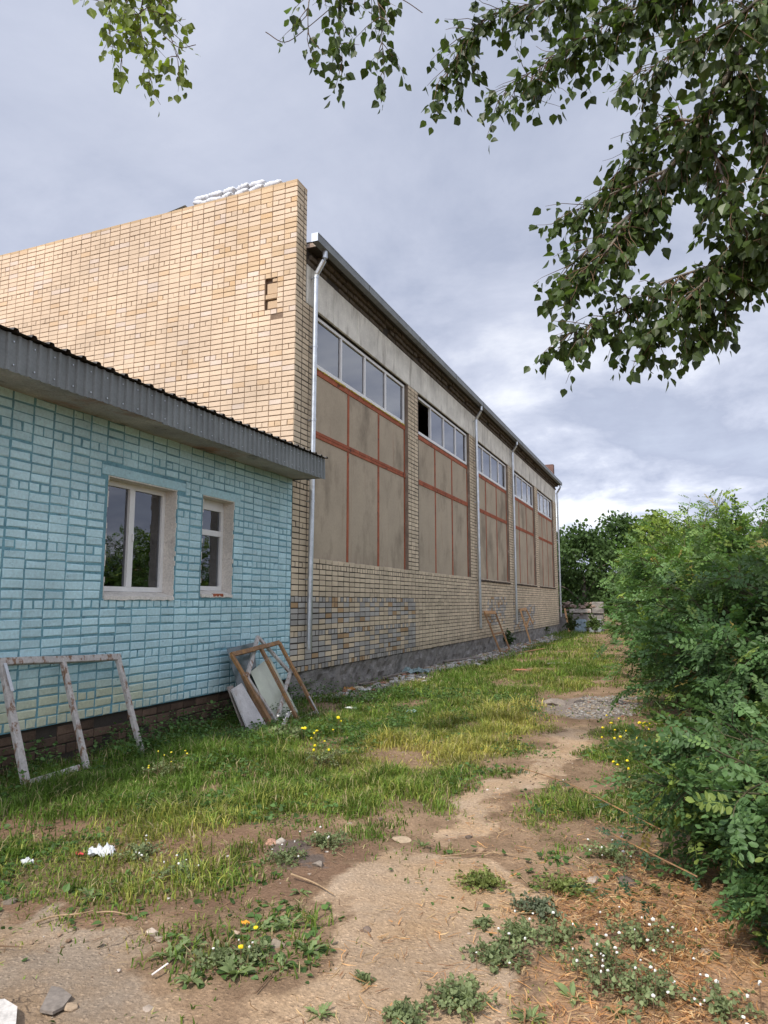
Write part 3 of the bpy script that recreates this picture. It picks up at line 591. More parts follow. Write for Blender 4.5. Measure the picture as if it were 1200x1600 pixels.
# far gable parapet and the rest of the shell
m = MB().box(-HW, -0.02, HY1 - 0.36, HY1, 8.25, 9.28); me = m.mesh('far_parapet', M_OLDBRICK); flat_tint(me, (0.15, 0.085, 0.07)); obj('far_parapet', me, hall)
m = MB().box(-HW, -0.38, HY1 - 0.36, HY1, -0.2, 8.165).box(-HW, -HW + 0.3, HY0 + 0.38, HY1 - 0.36, -0.2, 8.165).box(-HW + 0.3, -0.38, HY0 + 0.38, HY1 - 0.36, 0.0, 0.05)
obj('back_wall', m.mesh('back_wall', M_DARK), hall)
m = MB()
for (a, b) in BAYS: m.box(-0.37, -0.201, a, b, PB, 6.03)
obj('infill_core', m.mesh('infill_core', M_DARK), hall)

# ------------------------------------------------------------------ annex
AY0, AY1 = -4.0, HY0 - 0.004; AB = 0.33; AT = 3.745
annex = empty('annex', (0, 4, 0), label='low light blue painted brick annex with two windows and grey metal eave', category='building')
W1 = (6.33, 7.58, 1.64, 3.08); W2 = (8.13, 8.90, 1.68, 3.10)
LIN1 = (6.22, 7.74, 3.08, 3.20); LIN2 = (8.05, 9.05, 3.10, 3.22)
ops = [W1, W2]
m = MB()
ed = [AY0, W1[0], W1[1], W2[0], W2[1], HY0]
for k in range(0, 6, 2): m.box(-0.38, -0.005, ed[k], ed[k + 1], AB, AT)
for w in ops: m.box(-0.38, -0.005, w[0], w[1], AB, w[2] - 0.001).box(-0.38, -0.005, w[0], w[1], w[3] + 0.001, AT)
awall = obj('front_wall', m.mesh('front_wall', M_BLUEMORTAR), annex)
def t_blue(C):
    n = len(C); base = np.tile(np.array([0.52, 0.735, 0.785]), (n, 1)) * (0.90 + 0.18 * RNG.random((n, 1)))
    y = C[:, 0]; z = C[:, 2]
    f = (1 - sstep(0.40, 0.85, z + (fbm(y * 1.5, z) - .5) * 0.3)) * (1 - sstep(6.2, 8.2, y)) * 0.85
    base = base * (1 - f[:, None]) + np.array([0.60, 0.58, 0.36]) * f[:, None]
    f2 = (1 - sstep(AB, 0.62, z)) * 0.3; base = base * (1 - f2[:, None]) + np.array([0.62, 0.66, 0.56]) * f2[:, None]
    return base
ca = courses(AY0, HY0, AB, AT, ops + [LIN1, LIN2], hdr=lambda i: i in (0, 6, 12, 18, 24, 30, 34), split=0.02, anchor=0.05)
masonry(awall, ca, ((0, 0, 0), (0, 1, 0), (1, 0, 0)), t_blue, M_BLUEBRICK, 0.0048, 0.011, 300, lambda x, y: y > 0, gap=0.012, vgap=0.016)
for L_ in (LIN1, LIN2):
    m = MB().cbox(-0.05, 0.006, L_[0] + 0.005, L_[1] - 0.005, L_[2], L_[3] - 0.006, 0.006); me = m.mesh('lintel', M_BLUEBRICK); flat_tint(me, (0.46, 0.69, 0.75)); obj('lintel', me, awall)
# foundation of brown brick
m = MB().box(-0.38, -0.05, AY0, HY0, -0.6, AB); fnd = obj('foundation', m.mesh('foundation', M_DARKMORTAR), annex)
fc = courses(AY0, HY0, -0.4, AB - 0.005, [], hdr=lambda i: i % 3 == 1, anchor=0.1)
fc = [c for c in fc if random.random() > 0.12]
masonry(fnd, fc, ((-0.038, 0, 0), (0, 1, 0), (1, 0, 0)), lambda C: np.tile(np.array([0.155, 0.10, 0.07]), (len(C), 1)) * (0.5 + 0.6 * RNG.random((len(C), 1))), M_OLDBRICK, 0.005, 0.008, 0, lambda x, y: y > 0)
def jag_reveal(w):                               # plastered reveal with a ragged front edge
    m = MB(); y0, y1, z0, z1 = w
    for side, yy in ((1, y1), (-1, y0)):
        zz_ = np.linspace(z0, z1, 24)
        for a, b in zip(zz_[:-1], zz_[1:]):
            xf = -0.002 + random.uniform(-0.022, 0.003)
            m.box(-0.36, xf, min(yy, yy - side * 0.016), max(yy, yy - side * 0.016), a, b)
    m.box(-0.36, -0.004, y0, y1, z1 - 0.014, z1)
    return m.mesh('reveal', M_CREAMPLASTER)
def sill_mesh(w):
    y0, y1, z0, z1 = w; N = 18; V = []; F = []
    for k in range(N + 1):
        yy = y0 + 0.018 + (y1 - y0 - 0.036) * k / N; j = random.uniform(-.008, .008)
        V += [(-0.30, yy, z0 + 0.09), (-0.16, yy, z0 + 0.085 + j * .4), (0.012 + j, yy, z0 + 0.03 + j * .5), (0.016 + j, yy, z0 - 0.012 + j), (-0.30, yy, z0 - 0.012)]
    for k in range(N):
        for i in range(5): F.append((k * 5 + i, k * 5 + (i + 1) % 5, k * 5 + 5 + (i + 1) % 5, k * 5 + 5 + i))
    F += [(4, 3, 2, 1, 0), tuple(range(N * 5, N * 5 + 5))]
    return MB().add(V, F).mesh('sill', M_CREAMPLASTER)
for wi, w in enumerate(ops):
    y0, y1, z0, z1 = w
    obj('reveal', jag_reveal(w), awall)
    fx0, fx1 = -0.245, -0.185
    a, b, c, d = y0 + 0.018, y1 - 0.018, z0 + 0.09, z1 - 0.016
    if wi == 1: d = z1 - 0.10; box_part('filler_board', M_WHITE, awall, (-0.24, -0.20, a, b, d + 0.002, z1 - 0.016))
    fw = 0.06
    m = MB().box(fx0, fx1, a, b, c, c + fw).box(fx0, fx1, a, b, d - fw, d).box(fx0, fx1, a, a + fw, c + fw, d - fw).box(fx0, fx1, b - fw, b, c + fw, d - fw)
    win = obj('window', m.mesh('window', M_WHITE), annex)
    obj('sill', sill_mesh(w), win)
    g0, g1 = -0.222, -0.216
    if wi == 0:
        mid = (a + b) / 2 - 0.02
        box_part('mullion', M_WHITE, win, (fx0 - 0.003, fx1 + 0.006, mid - 0.045, mid + 0.045, c + fw, d - fw))
        for (p, q) in ((a + fw - .01, mid - 0.04), (mid + 0.04, b - fw + .01)): box_part('pane', M_GLASS, win, (g0, g1, p, q, c + fw - .01, d - fw + .01))
        box_part('handle', M_WHITE, win, (fx1 + 0.006, fx1 + 0.03, mid + 0.01, mid + 0.03, c + 0.62, c + 0.72), 0.004)
    else:
        tz = c + (d - c) * 0.68
        box_part('transom', M_WHITE, win, (fx0 - 0.003, fx1 + 0.006, a + fw, b - fw, tz - 0.04, tz + 0.04))
        for (p, q) in ((c + fw - .01, tz - .035), (tz + .035, d - fw + .01)): box_part('pane', M_GLASS, win, (g0, g1, a + fw - .01, b - fw + .01, p, q))
        box_part('red_patch', M_RED, win, (-0.05, 0.02, y0 + 0.28, y0 + 0.52, z0 + 0.0, z0 + 0.042), 0.004, label='patch of bare red brick under the small window')
# interior
m = MB().box(-6, -5.8, AY0, HY0, 0, AT - 0.02).box(-6, -0.38, AY0 - 0.2, AY0, 0, AT - 0.02).box(-6, -0.38, AY0, HY0, 0.3, 0.35)
obj('back_wall', m.mesh('back_wall', M_DARK), annex)
m = MB()
m.box(-0.42, -0.385, W1[0] + 0.1, W1[1] - 0.05, W1[2] + 0.0, W1[2] + 0.09)
obj('inner_sill', m.mesh('inner_sill', M_WHITE), annex)
for (yy, r, h) in ((6.52, 0.085, 0.16), (7.02, 0.10, 0.18)):
    m = MB().tube([(-0.52, yy, 1.70), (-0.52, yy, 1.70 + h * .85), (-0.52, yy, 1.70 + h)], [r * .75, r, r * 1.08], 14); obj('flower_pot', m.mesh('flower_pot', M_CREAMPLASTER), annex)
m = MB().box(-0.75, -0.386, 6.2, 7.7, 1.66, 1.70); obj('inner_shelf', m.mesh('inner_shelf', M_GREYWOOD), annex)
# eave: soffit slabs, fascia of profiled sheet, roof of profiled sheet
EX = 0.60; FZ0, FZ1 = 3.68, 4.03; EY1 = 10.63
y = AY0
while y < EY1 - 0.01:
    L = random.choice((1.2, 1.2, 1.5)); e = min(y + L, EY1); N = 8; V = []; F = []
    for i in range(N + 1):
        for j in range(7):
            yy = y + 0.004 + (e - y - 0.008) * i / N; xx = -0.37 + (EX - 0.02 + 0.37) * j / 6
            zz2 = AT - 0.02 - (AT - FZ0 - 0.035) * max(0, xx) / EX + (float(fbm(yy * 3, xx * 6)) - 0.5) * 0.035
            V += [(xx, yy, zz2), (xx, yy, zz2 + 0.11)]
    def id_(i, j, k): return (i * 7 + j) * 2 + k
    for i in range(N):
        for j in range(6):
            F.append((id_(i, j, 0), id_(i + 1, j, 0), id_(i + 1, j + 1, 0), id_(i, j + 1, 0))); F.append((id_(i, j, 1), id_(i, j + 1, 1), id_(i + 1, j + 1, 1), id_(i + 1, j, 1)))
    for i in range(N):
        for j in (0, 6): F.append((id_(i, j, 0), id_(i + 1, j, 0), id_(i + 1, j, 1), id_(i, j, 1)))
    for j in range(6):
        for i in (0, N): F.append((id_(i, j, 0), id_(i, j + 1, 0), id_(i, j + 1, 1), id_(i, j, 1)))
    obj('soffit_slab', MB().add(V, F).mesh('soffit_slab', M_SOFFIT), annex); y = e
def profile(y0, y1, pitch, dep, flat=0.62):
    pts = []; y = y0; 
    while y < y1 - 1e-6:
        for (f, h) in ((0, 0), (flat, 0), (flat + 0.07, dep), (0.93, dep)):
            t_ = y + f * pitch
            if t_ < y1: pts.append((t_, h))
        y += pitch
    pts.append((y1, 0)); return pts
def sheet(pts, low, high, thick=0.003):          # low / high: functions (y, h) -> point
    V = []; F = []
    for (yy, h) in pts: V += [low(yy, h), high(yy, h), low(yy, h - thick), high(yy, h - thick)]
    for i in range(len(pts) - 1):
        a = i * 4; b = a + 4; F += [(a, b, b + 1, a + 1), (a + 2, a + 3, b + 3, b + 2), (a, a + 2, b + 2, b), (a + 1, b + 1, b + 3, a + 3)]
    n = len(pts) * 4 - 4; F += [(0, 1, 3, 2), (n, n + 2, n + 3, n + 1)]
    return MB().add(V, F)
P_ = 0.115; y = EY1 - P_ * 96; k = 0
while y < EY1 - 0.05:
    e = min(y + P_ * 10, EY1); dz = random.uniform(-.006, .006); dx = 0.004 * (k % 2)
    tilt = 0.012
    s_ = sheet(profile(y, e + (0.03 if e < EY1 else 0), P_, 0.02), lambda yy, h: (EX + dx + h + tilt, yy, FZ0 + dz), lambda yy, h: (EX + dx + h, yy, FZ1 + dz * .5))
    fs = obj('fascia_sheet', s_.mesh('fascia_sheet', M_SHEET), annex)
    m = MB()
    for q in range(5):
        for zq in (FZ0 + 0.06, FZ1 - 0.07):
            yy = y + P_ * (2 * q + 0.3); 
            if yy < e: m.tube([(EX + dx + 0.004 + (tilt if zq < 3.8 else 0), yy, zq), (EX + dx + 0.012 + (tilt if zq < 3.8 else 0), yy, zq)], 0.007, 6)
    if m.v: obj('screw', m.mesh('screw', M_ZINC), fs, None, kind='stuff')
    y = e; k += 1
s_ = MB().box(0.0, EX + 0.012, EY1, EY1 + 0.004, FZ0 + 0.02, FZ1 - 0.01); obj('end_plate', s_.mesh('end_plate', M_SHEET), annex)
P2 = 0.20; y = EY1 + 0.03 - P2 * 75; k = 0
SL = 0.10
while y < EY1:
    e = min(y + P2 * 5, EY1 + 0.03); dz = 0.003 * (k % 2)
    s_ = sheet(profile(y, e + (0.05 if e < EY1 else 0), P2, 0.028, 0.66), lambda yy, h: (EX + 0.065, yy, FZ1 + 0.012 + h + dz), lambda yy, h: (-6.2, yy, FZ1 + 0.012 + h + dz + SL * 6.8))
    obj('roof_sheet', s_.mesh('roof_sheet', M_ROOFSHEET), annex); y = e; k += 1
m = MB().add([(EX - 0.02, AY0, FZ1 - 0.02), (EX - 0.02, EY1, FZ1 - 0.02), (-6.1, EY1, FZ1 - 0.02 + SL * 6.7), (-6.1, AY0, FZ1 - 0.02 + SL * 6.7)] + [(EX - 0.02, AY0, FZ1 - 0.06), (EX - 0.02, EY1, FZ1 - 0.06), (-6.1, EY1, FZ1 - 0.06 + SL * 6.7), (-6.1, AY0, FZ1 - 0.06 + SL * 6.7)],
             [(0, 1, 2, 3), (7, 6, 5, 4), (0, 4, 5, 1), (1, 5, 6, 2), (2, 6, 7, 3), (3, 7, 4, 0)])
obj('roof_deck', m.mesh('roof_deck', M_GREYWOOD), annex)
m = MB().box(-6.1, -5.9, AY0, HY0 - 0.02, AT - 0.1, 4.6); obj('ceiling_block', m.mesh('ceiling_block', M_DARK), annex)

# ------------------------------------------------------------------ foliage helpers
LEAF_V = np.array([(0, 0, 0), (-.37, .20, .05), (-.40, .46, .06), (0, 1.0, -.08), (.40, .46, .06), (.37, .20, .05), (0, .42, -.03)], float)
LEAF_F = np.array([(0, 5, 4, 6), (0, 6, 2, 1), (6, 4, 3, 2)])
def compound():                                  # a pinnate leaf: rachis with five pairs of oval leaflets and one at the tip
    V = []; F = []
    def leaflet(o, ang, L, w):
        b = len(V); ca, sa = math.cos(ang), math.sin(ang); roll = random.gauss(0, 0.45); droop = random.uniform(-0.35, 0.1)
        for (x, y) in ((0, 0), (-.5, .34), (-.44, .76), (0, 1.0), (.44, .76), (.5, .34)):
            xx, yy = x * w * math.cos(roll), y * L; z = x * w * math.sin(roll) + abs(x) * 0.02 + yy * droop
            V.append((o[0] + ca * xx - sa * yy, o[1] + sa * xx + ca * yy, o[2] + z))
        F.append((b, b + 3, b + 2, b + 1)); F.append((b, b + 5, b + 4, b + 3))
    def cz(y): return -0.28 * y * y
    for k in range(5):
        y = 0.20 + 0.155 * k
        for s in (-1, 1): leaflet((0.012 * s, y + s * 0.012, cz(y)), -s * random.uniform(1.0, 1.4), 0.25 * (0.82 + 0.18 * math.sin(math.pi * (k + 1) / 6)), 0.135)
    leaflet((0, 0.95, cz(.95)), 0.0, 0.24, 0.14)
    b = len(V); V += [(-.008, 0, 0), (.008, 0, 0), (.006, 0.5, cz(.5)), (-.006, 0.5, cz(.5)), (.004, 0.95, cz(.95)), (-.004, 0.95, cz(.95))]; F += [(b, b + 1, b + 2, b + 3), (b + 3, b + 2, b + 4, b + 5)]
    return np.array(V), np.array(F)
COMP_V, COMP_F = compound()
def frames(D, N):                                # leaf axes from direction and rough normal
    D = D / np.linalg.norm(D, axis=1, keepdims=True); X = np.cross(D, N); X /= np.linalg.norm(X, axis=1, keepdims=True) + 1e-9; Zx = np.cross(X, D)
    return np.stack([X, D, Zx], 1)               # rows are axes
def scatter_mesh(name, TV, TF, P, A, S, cols, mat):
    V = (np.einsum('kj,njl->nkl', TV, A) * S[:, None, None] + P[:, None, :]).reshape(-1, 3)
    F = (TF[None] + (np.arange(len(P)) * len(TV))[:, None, None]).reshape(-1, TF.shape[1])
    return np_mesh(name, V, F, mat, np.repeat(cols, len(TV), 0))
def single_leaves(name, TV, TF, P, A, S, cols, mat, parent):
    pool = []
    for k in range(10): 
        q = RNG.integers(0, len(P)); pool.append(np_mesh(name, TV + RNG.normal(0, 0.012, TV.shape), TF, mat, np.repeat(cols[q:q + 1], len(TV), 0)))
    for i in range(len(P)):
        o = obj(name, random.choice(pool), parent, P[i]); a = A[i] * S[i]
        o.matrix_basis = Matrix(((a[0, 0], a[1, 0], a[2, 0], o.location[0]), (a[0, 1], a[1, 1], a[2, 1], o.location[1]), (a[0, 2], a[1, 2], a[2, 2], o.location[2]), (0, 0, 0, 1)))
def split_leaves(thing, name, TV, TF, P, A, S, cols, mat, nind):
    x, y, w = proj(P); ok = (w > 0.3) & (x > 0) & (x < 1200) & (y > 0) & (y < 1600)
    order = np.argsort(np.where(ok, w / S, 1e9))[:nind]; order = order[ok[order]] if len(order) else order
    r = np.ones(len(P), bool); r[order] = False
    obj('foliage', scatter_mesh('foliage', TV, TF, P[r], A[r], S[r], cols[r], mat), thing, None, kind='stuff')
    if len(order): single_leaves(name, TV, TF, P[order], A[order], S[order], cols[order], mat, thing)
def curve(pts, n):                               # Catmull-Rom through points
    P = [np.asarray(p, float) for p in pts]; P = [2 * P[0] - P[1]] + P + [2 * P[-1] - P[-2]]; out = []
    for i in range(1, len(P) - 2):
        for t in np.linspace(0, 1, n, endpoint=False):
            a, b, c, d = P[i - 1], P[i], P[i + 1], P[i + 2]
            out.append(0.5 * (2 * b + (c - a) * t + (2 * a - 5 * b + 4 * c - d) * t * t + (3 * b - a - 3 * c + d) * t ** 3))
    out.append(P[-2]); return out

# ------------------------------------------------------------------ poplar whose branches hang into the picture
poplar = empty('poplar_tree', (10.4, 3.4, float(gz(10.4, 3.4))), label='poplar tree whose leafy dark branches hang in from the upper right', category='tree')
TR = np.array([10.4, 3.4, -0.3])
tr_pts = curve([TR, TR + (0.05, 0, 2.5), TR + (-0.1, 0.1, 5.0), TR + (-0.05, 0.1, 7.5), TR + (0.1, 0, 10.5)], 4)
obj('trunk', MB().tube(tr_pts, list(np.linspace(0.27, 0.08, len(tr_pts))), 12).mesh('trunk', M_BARK, True), poplar)
LIMBS = [
 ([TR + (-.1, .1, 6.6), (8.9, 4.0, 6.35), at(1215, -5, 4.6), at(1150, 95, 4.7), at(1095, 190, 4.8), at(1045, 265, 4.9), at(985, 335, 5.0), at(930, 380, 5.1), at(890, 415, 5.2)], .042, 1.0),
 ([TR + (-.1, .1, 5.6), (8.9, 4.1, 5.2), at(1270, 280, 4.6), at(1190, 360, 4.7), at(1120, 410, 4.8), at(1040, 440, 4.9), at(970, 485, 5.0), at(890, 520, 5.1)], .02, 1.0),
 ([at(1230, 320, 4.65), at(1180, 410, 4.7), at(1125, 470, 4.8), at(1085, 525, 4.9)], .018, 1.0),
 ([TR + (-.05, .1, 7.2), (8.7, 3.9, 7.0), at(1250, -130, 4.6), at(1080, -30, 4.8), at(960, 30, 5.0), at(880, 80, 5.1), at(790, 140, 5.3)], .02, 1.0),
 ([at(1080, -30, 4.8), at(950, -30, 5.1), at(840, 5, 5.3), at(750, 35, 5.4), at(690, 130, 5.5)], .018, 0.9),
 ([at(1150, 95, 4.7), at(1180, 160, 4.6), at(1205, 240, 4.5), at(1230, 300, 4.4)], .02, 1.2),
 ([at(1095, 190, 4.8), at(1120, 250, 4.7), at(1150, 330, 4.6), at(1190, 400, 4.6)], .016, 1.0),
 ([at(1045, 265, 4.9), at(985, 290, 5.1), at(940, 310, 5.2), at(895, 330, 5.3)], .014, 1.1),
 ([at(985, 335, 5.0), at(950, 390, 4.9), at(915, 420, 5.0), at(885, 440, 5.1)], .012, 1.0),
 ([at(1095, 190, 4.8), at(1040, 190, 5.0), at(1000, 235, 5.2), at(960, 275, 5.3)], .012, 1.1),
 ([at(1120, 420, 4.8), at(1085, 455, 4.7), at(1045, 490, 4.8), at(1020, 520, 4.9)], .012, 1.0),
 ([at(1250, -60, 4.3), at(1160, 20, 4.3), at(1090, 60, 4.4), at(1010, 110, 4.6)], .016, 1.0),
 ([TR + (-.05, .1, 8.2), (8.2, 3.6, 8.3), at(900, -300, 5.2), at(640, -210, 5.5), at(420, -160, 5.7), at(190, -130, 5.8)], .05, 0.0),
 ([at(640, -210, 5.5), at(560, -90, 5.4), at(530, 0, 5.4), at(535, 95, 5.4)], .014, 1.0),
 ([at(560, -90, 5.4), at(590, 0, 5.3), at(600, 105, 5.3)], .010, 1.0),
 ([at(560, -90, 5.4), at(490, -20, 5.3), at(480, 60, 5.3)], .010, 0.7),
 ([at(420, -160, 5.7), at(260, -70, 5.7), at(220, 20, 5.7), at(235, 120, 5.7)], .012, 1.0),
 ([at(260, -70, 5.7), at(180, -20, 5.6), at(172, 40, 5.6)], .008, 0.8),
 ([at(240, -40, 5.7), at(262, 40, 5.6), at(278, 95, 5.6)], .008, 0.9),
 ([at(260, -70, 5.7), at(200, 0, 5.8), at(190, 90, 5.8)], .008, 0.9),
]
LP, LD, LN, LC = [], [], [], []; twigs = MB()
down = np.array([0, 0, -1.0])
def rv(s=1.0): return RNG.normal(0, s, 3)
def leafy_twig(p, d, L, rad, sunny):
    n = max(3, int(L / 0.06)); pts = [p]
    for k in range(n):
        d = d + down * 0.10 + rv(0.16); d /= np.linalg.norm(d); pts.append(pts[-1] + d * L / n)
    twigs.tube(pts, list(np.linspace(rad, 0.0012, len(pts))), 4)
    for k in range(1, len(pts)):
        for _ in range(2 if RNG.random() < 0.72 else 1):
            q = pts[k] + rv(0.012); dd = down * RNG.uniform(0.35, 1.2) + d * 0.35 + rv(0.5); dd /= np.linalg.norm(dd)
            base = q + dd * RNG.uniform(0.015, 0.05)
            LP.append(base); LD.append(dd); LN.append(rv(1.0) + np.array([0, 0, 0.5]) - FW * 0.3); 
            LC.append(sunny)
for li, (pts, r0, dens) in enumerate(LIMBS):
    cp = curve(pts, 7); rr = np.linspace(r0, max(0.002, r0 * 0.12), len(cp))
    obj('branch', MB().tube(cp, list(rr), 8 if r0 > .02 else 5).mesh('branch', M_BARK, True), poplar)
    seg = np.array(cp); ln = np.linalg.norm(np.diff(seg, axis=0), axis=1); acc = 0
    for i in range(len(cp) - 1):
        x, y, w = proj(cp[i])
        vis = (w > 0.5) and (-150 < x < 1380) and (-160 < y < 700)
        if not vis or dens == 0: continue
        acc += ln[i] * dens / (0.0175 if li < 12 else 0.044)
        while acc > 0:
            acc -= 1; d = (cp[i + 1] - cp[i]) / ln[i]
            dirn = d * RNG.uniform(0.3, 1.0) + rv(0.5 if li < 12 else 0.95) + down * (0.35 if li < 12 else 0.1) - FW * (0.25 * RNG.normal()); dirn /= np.linalg.norm(dirn)
            big = li < 12
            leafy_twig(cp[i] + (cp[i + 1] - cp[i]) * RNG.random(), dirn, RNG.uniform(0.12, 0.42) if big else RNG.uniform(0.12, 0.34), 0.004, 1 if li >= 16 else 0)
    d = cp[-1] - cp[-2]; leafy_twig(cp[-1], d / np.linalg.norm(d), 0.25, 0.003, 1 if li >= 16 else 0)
for pts in ([at(520, 10, 5.4), at(478, 45, 5.4), at(445, 66, 5.4), at(415, 50, 5.4)], [at(585, -20, 5.4), at(630, 0, 5.4), at(660, 20, 5.4)], [at(255, 55, 5.6), at(280, 74, 5.6), at(306, 70, 5.6)]):
    twigs.tube(curve(pts, 5), 0.004, 4)
obj('twigs', twigs.mesh('twigs', M_TWIG), poplar, None, kind='stuff')
LP, LD, LN = np.array(LP), np.array(LD), np.array(LN); LC = np.array(LC); n = len(LP)
lc = np.tile(np.array([0.058, 0.090, 0.022]), (n, 1)) * RNG.uniform(0.5, 1.5, (n, 1)); lc[LC == 1] = np.array([0.17, 0.22, 0.04]) * RNG.uniform(0.7, 1.25, ((LC == 1).sum(), 1))  # sunlight on the leftmost hanging twigs put into a yellower leaf colour
pale = RNG.random(n) < 0.07; lc[pale] = np.array([0.085, 0.11, 0.045])
split_leaves(poplar, 'leaf', LEAF_V, LEAF_F, LP, frames(LD, LN), RNG.uniform(0.045, 0.095, n), lc, M_LEAF, 300)
# the crown above and beside, out of the frame
nc = 4200; th = RNG.uniform(0, 2 * np.pi, nc); ph = np.arccos(RNG.uniform(-1, 1, nc)); rr_ = RNG.uniform(0.35, 1, nc) ** 0.5
CP = np.array([10.9, 3.2, 9.3]) + np.stack([np.sin(ph) * np.cos(th) * 2.1, np.sin(ph) * np.sin(th) * 2.4, np.cos(ph) * 2.6], 1) * rr_[:, None]
obj('crown', scatter_mesh('crown', LEAF_V, LEAF_F, CP, frames(RNG.normal(0, .5, (nc, 3)) + down * 0.7, RNG.normal(0, 1, (nc, 3))), RNG.uniform(0.10, 0.17, nc), np.tile(np.array([0.055, 0.085, 0.022]), (nc, 1)) * RNG.uniform(.7, 1.3, (nc, 1)), M_LEAF), poplar, None, kind='stuff')

# ------------------------------------------------------------------ acacia shrubs on the right
M_STEM = material('green_brown_stem', (0.085, 0.075, 0.04), var=0.3, bump=0.3)
def shrub(label, c, r, h, stems, leaf, step, nind, group='acacia shrubs along the path', low=0.15, young_lit=0.25, side=4, biasx=0.0, tone=(1.0, 1.0, 1.0)):
    base = np.array([c[0], c[1], float(gz(c[0], c[1]))]); t = empty('acacia_shrub', base, label=label, category='shrub', group=group)
    st = MB(); P, D, N, T = [], [], [], []
    def place(p, d, out, hz):
        s = RNG.choice((-1, 1)); perp = np.cross(d, rv()); perp /= np.linalg.norm(perp)
        dd = perp * 0.8 + d * 0.5 + out * 0.5 + np.array([0, 0, RNG.uniform(-0.35, 0.3)]); P.append(p); D.append(dd); N.append(np.array([0, 0, 1.0]) + out * 0.5 + rv(0.4)); T.append(hz)
    def twig(p, d, L, r0, out, bare):
        n = max(4, int(L / 0.09)); pts = [p]; sg = L / n
        for k in range(n):
            d = d + rv(0.10) + np.array([0, 0, -0.035]); d /= np.linalg.norm(d); pts.append(pts[-1] + d * sg)
            if pts[-1][2] < base[2] + 0.06: d[2] = abs(d[2]) * 0.5; pts[-1][2] = base[2] + 0.06
        st.tube(pts, list(np.linspace(r0, 0.002, len(pts))), 5)
        for k in range(n):
            if k / n < bare: continue
            m_ = max(1, int(sg / step + RNG.random()))
            for _ in range(m_): place(pts[k] + (pts[k + 1] - pts[k]) * RNG.random(), d, out, (pts[k][2] - base[2]) / h)
        return pts
    for s in range(stems):
        a = RNG.uniform(0, 2 * np.pi); rho = math.sqrt(RNG.random()); b0 = base + np.array([math.cos(a), math.sin(a), 0]) * r * 0.45 * RNG.random(); b0[2] = base[2] - 0.05
        out = np.array([math.cos(a), math.sin(a), 0.0]); out[0] += biasx
        tipz = h * (1 - 0.45 * rho ** 2.2) * RNG.uniform(0.55, 1.0) if RNG.random() > low else h * RNG.uniform(0.1, 0.4)
        tip = base + np.array([out[0] * r * rho, out[1] * r * rho, tipz]); mid = b0 * 0.45 + tip * 0.55 + np.array([0, 0, 0.16 * h]) - out * 0.12 * r
        cp = curve([b0, mid, tip], 7); st.tube(cp, list(np.linspace(0.012 + 0.003 * h, 0.003, len(cp))), 5)
        for i in range(3, len(cp) - 1):
            seg = cp[i + 1] - cp[i]; L = np.linalg.norm(seg); d = seg / L
            for _ in range(int(L / step / 1.3 + RNG.random())): place(cp[i] + seg * RNG.random(), d, out, (cp[i][2] - base[2]) / h)
            for _ in range(side // 3 + (RNG.random() < (side % 3) / 3)):
                dd = d * 0.5 + out * 0.4 + rv(0.55); dd /= np.linalg.norm(dd); twig(cp[i], dd, RNG.uniform(0.10, 0.24) * (0.7 + h * 0.38), 0.005, out, 0.12)
    obj('stems', st.mesh('stems', M_STEM), t, None, kind='stuff')
    P, D, N, T = map(np.array, (P, D, N, T)); n = len(P)
    k = np.clip((T - 0.45) * 1.3, 0, 1)[:, None] * RNG.random((n, 1)) * young_lit * 2.4 + (RNG.random((n, 1)) < 0.07) * 0.6  # upper leaves yellower: young growth, plus sunlit tops put into the colour
    col = np.array([0.095, 0.185, 0.056]) * (1 - np.clip(k, 0, 1)) + np.array([0.29, 0.37, 0.065]) * np.clip(k, 0, 1); col = col * RNG.uniform(0.55, 1.35, (n, 1)) * np.array(tone); dead = RNG.random(n) < 0.012; col[dead] = np.array([0.34, 0.26, 0.08])
    split_leaves(t, 'leaf', COMP_V, COMP_F, P, frames(D, N), leaf * RNG.uniform(0.75, 1.25, n), col, M_ROBINIA, nind)
    return n
shrub('low bluish green acacia shrub nearest the camera, at the right edge over dry straw', (6.86, 4.55), 1.05, 1.15, 72, 0.17, 0.052, 300, low=0.3, young_lit=0.25, side=4, tone=(.84, .82, .95))
shrub('small low acacia shrub lowest at the right edge, over the straw', (6.84, 3.72), 0.52, 0.72, 34, 0.15, 0.055, 120, low=0.3, young_lit=0.2, side=3, tone=(.84, .82, .95))
shrub('tall acacia shrub rising at the right edge behind the low nearest one', (7.15, 7.3), 1.45, 2.5, 80, 0.185, 0.055, 200, low=0.22, young_lit=0.35, side=5, tone=(.86, .85, .95))
shrub('broad acacia shrub reaching left over the gravel patch', (6.85, 11.4), 2.0, 3.15, 100, 0.21, 0.07, 0, low=0.3, young_lit=0.4, side=5)
shrub('acacia shrub just beyond the one over the gravel patch', (6.5, 16.0), 2.0, 3.7, 80, 0.24, 0.09, 0, low=0.3, young_lit=0.45, side=4)
shrub('acacia shrub two beyond the gravel patch, bordering the grass strip', (6.2, 21.5), 2.2, 4.0, 55, 0.25, 0.14, 0, low=0.3, young_lit=0.45, side=4)
shrub('farthest acacia shrub at the end of the grass strip', (5.4, 28.5), 2.1, 4.0, 50, 0.28, 0.16, 0, low=0.3, young_lit=0.5, side=4)
shrub('tall acacia shrub behind the row on the right, mirrored in the blue annex windows', (9.8, 18.5), 2.6, 4.6, 45, 0.30, 0.17, 0, group='acacia shrubs behind the row', young_lit=0.3)
shrub('acacia shrub behind the row on the right, left half of the window reflection', (10.3, 13.0), 2.4, 4.4, 45, 0.30, 0.17, 0, group='acacia shrubs behind the row', young_lit=0.3)
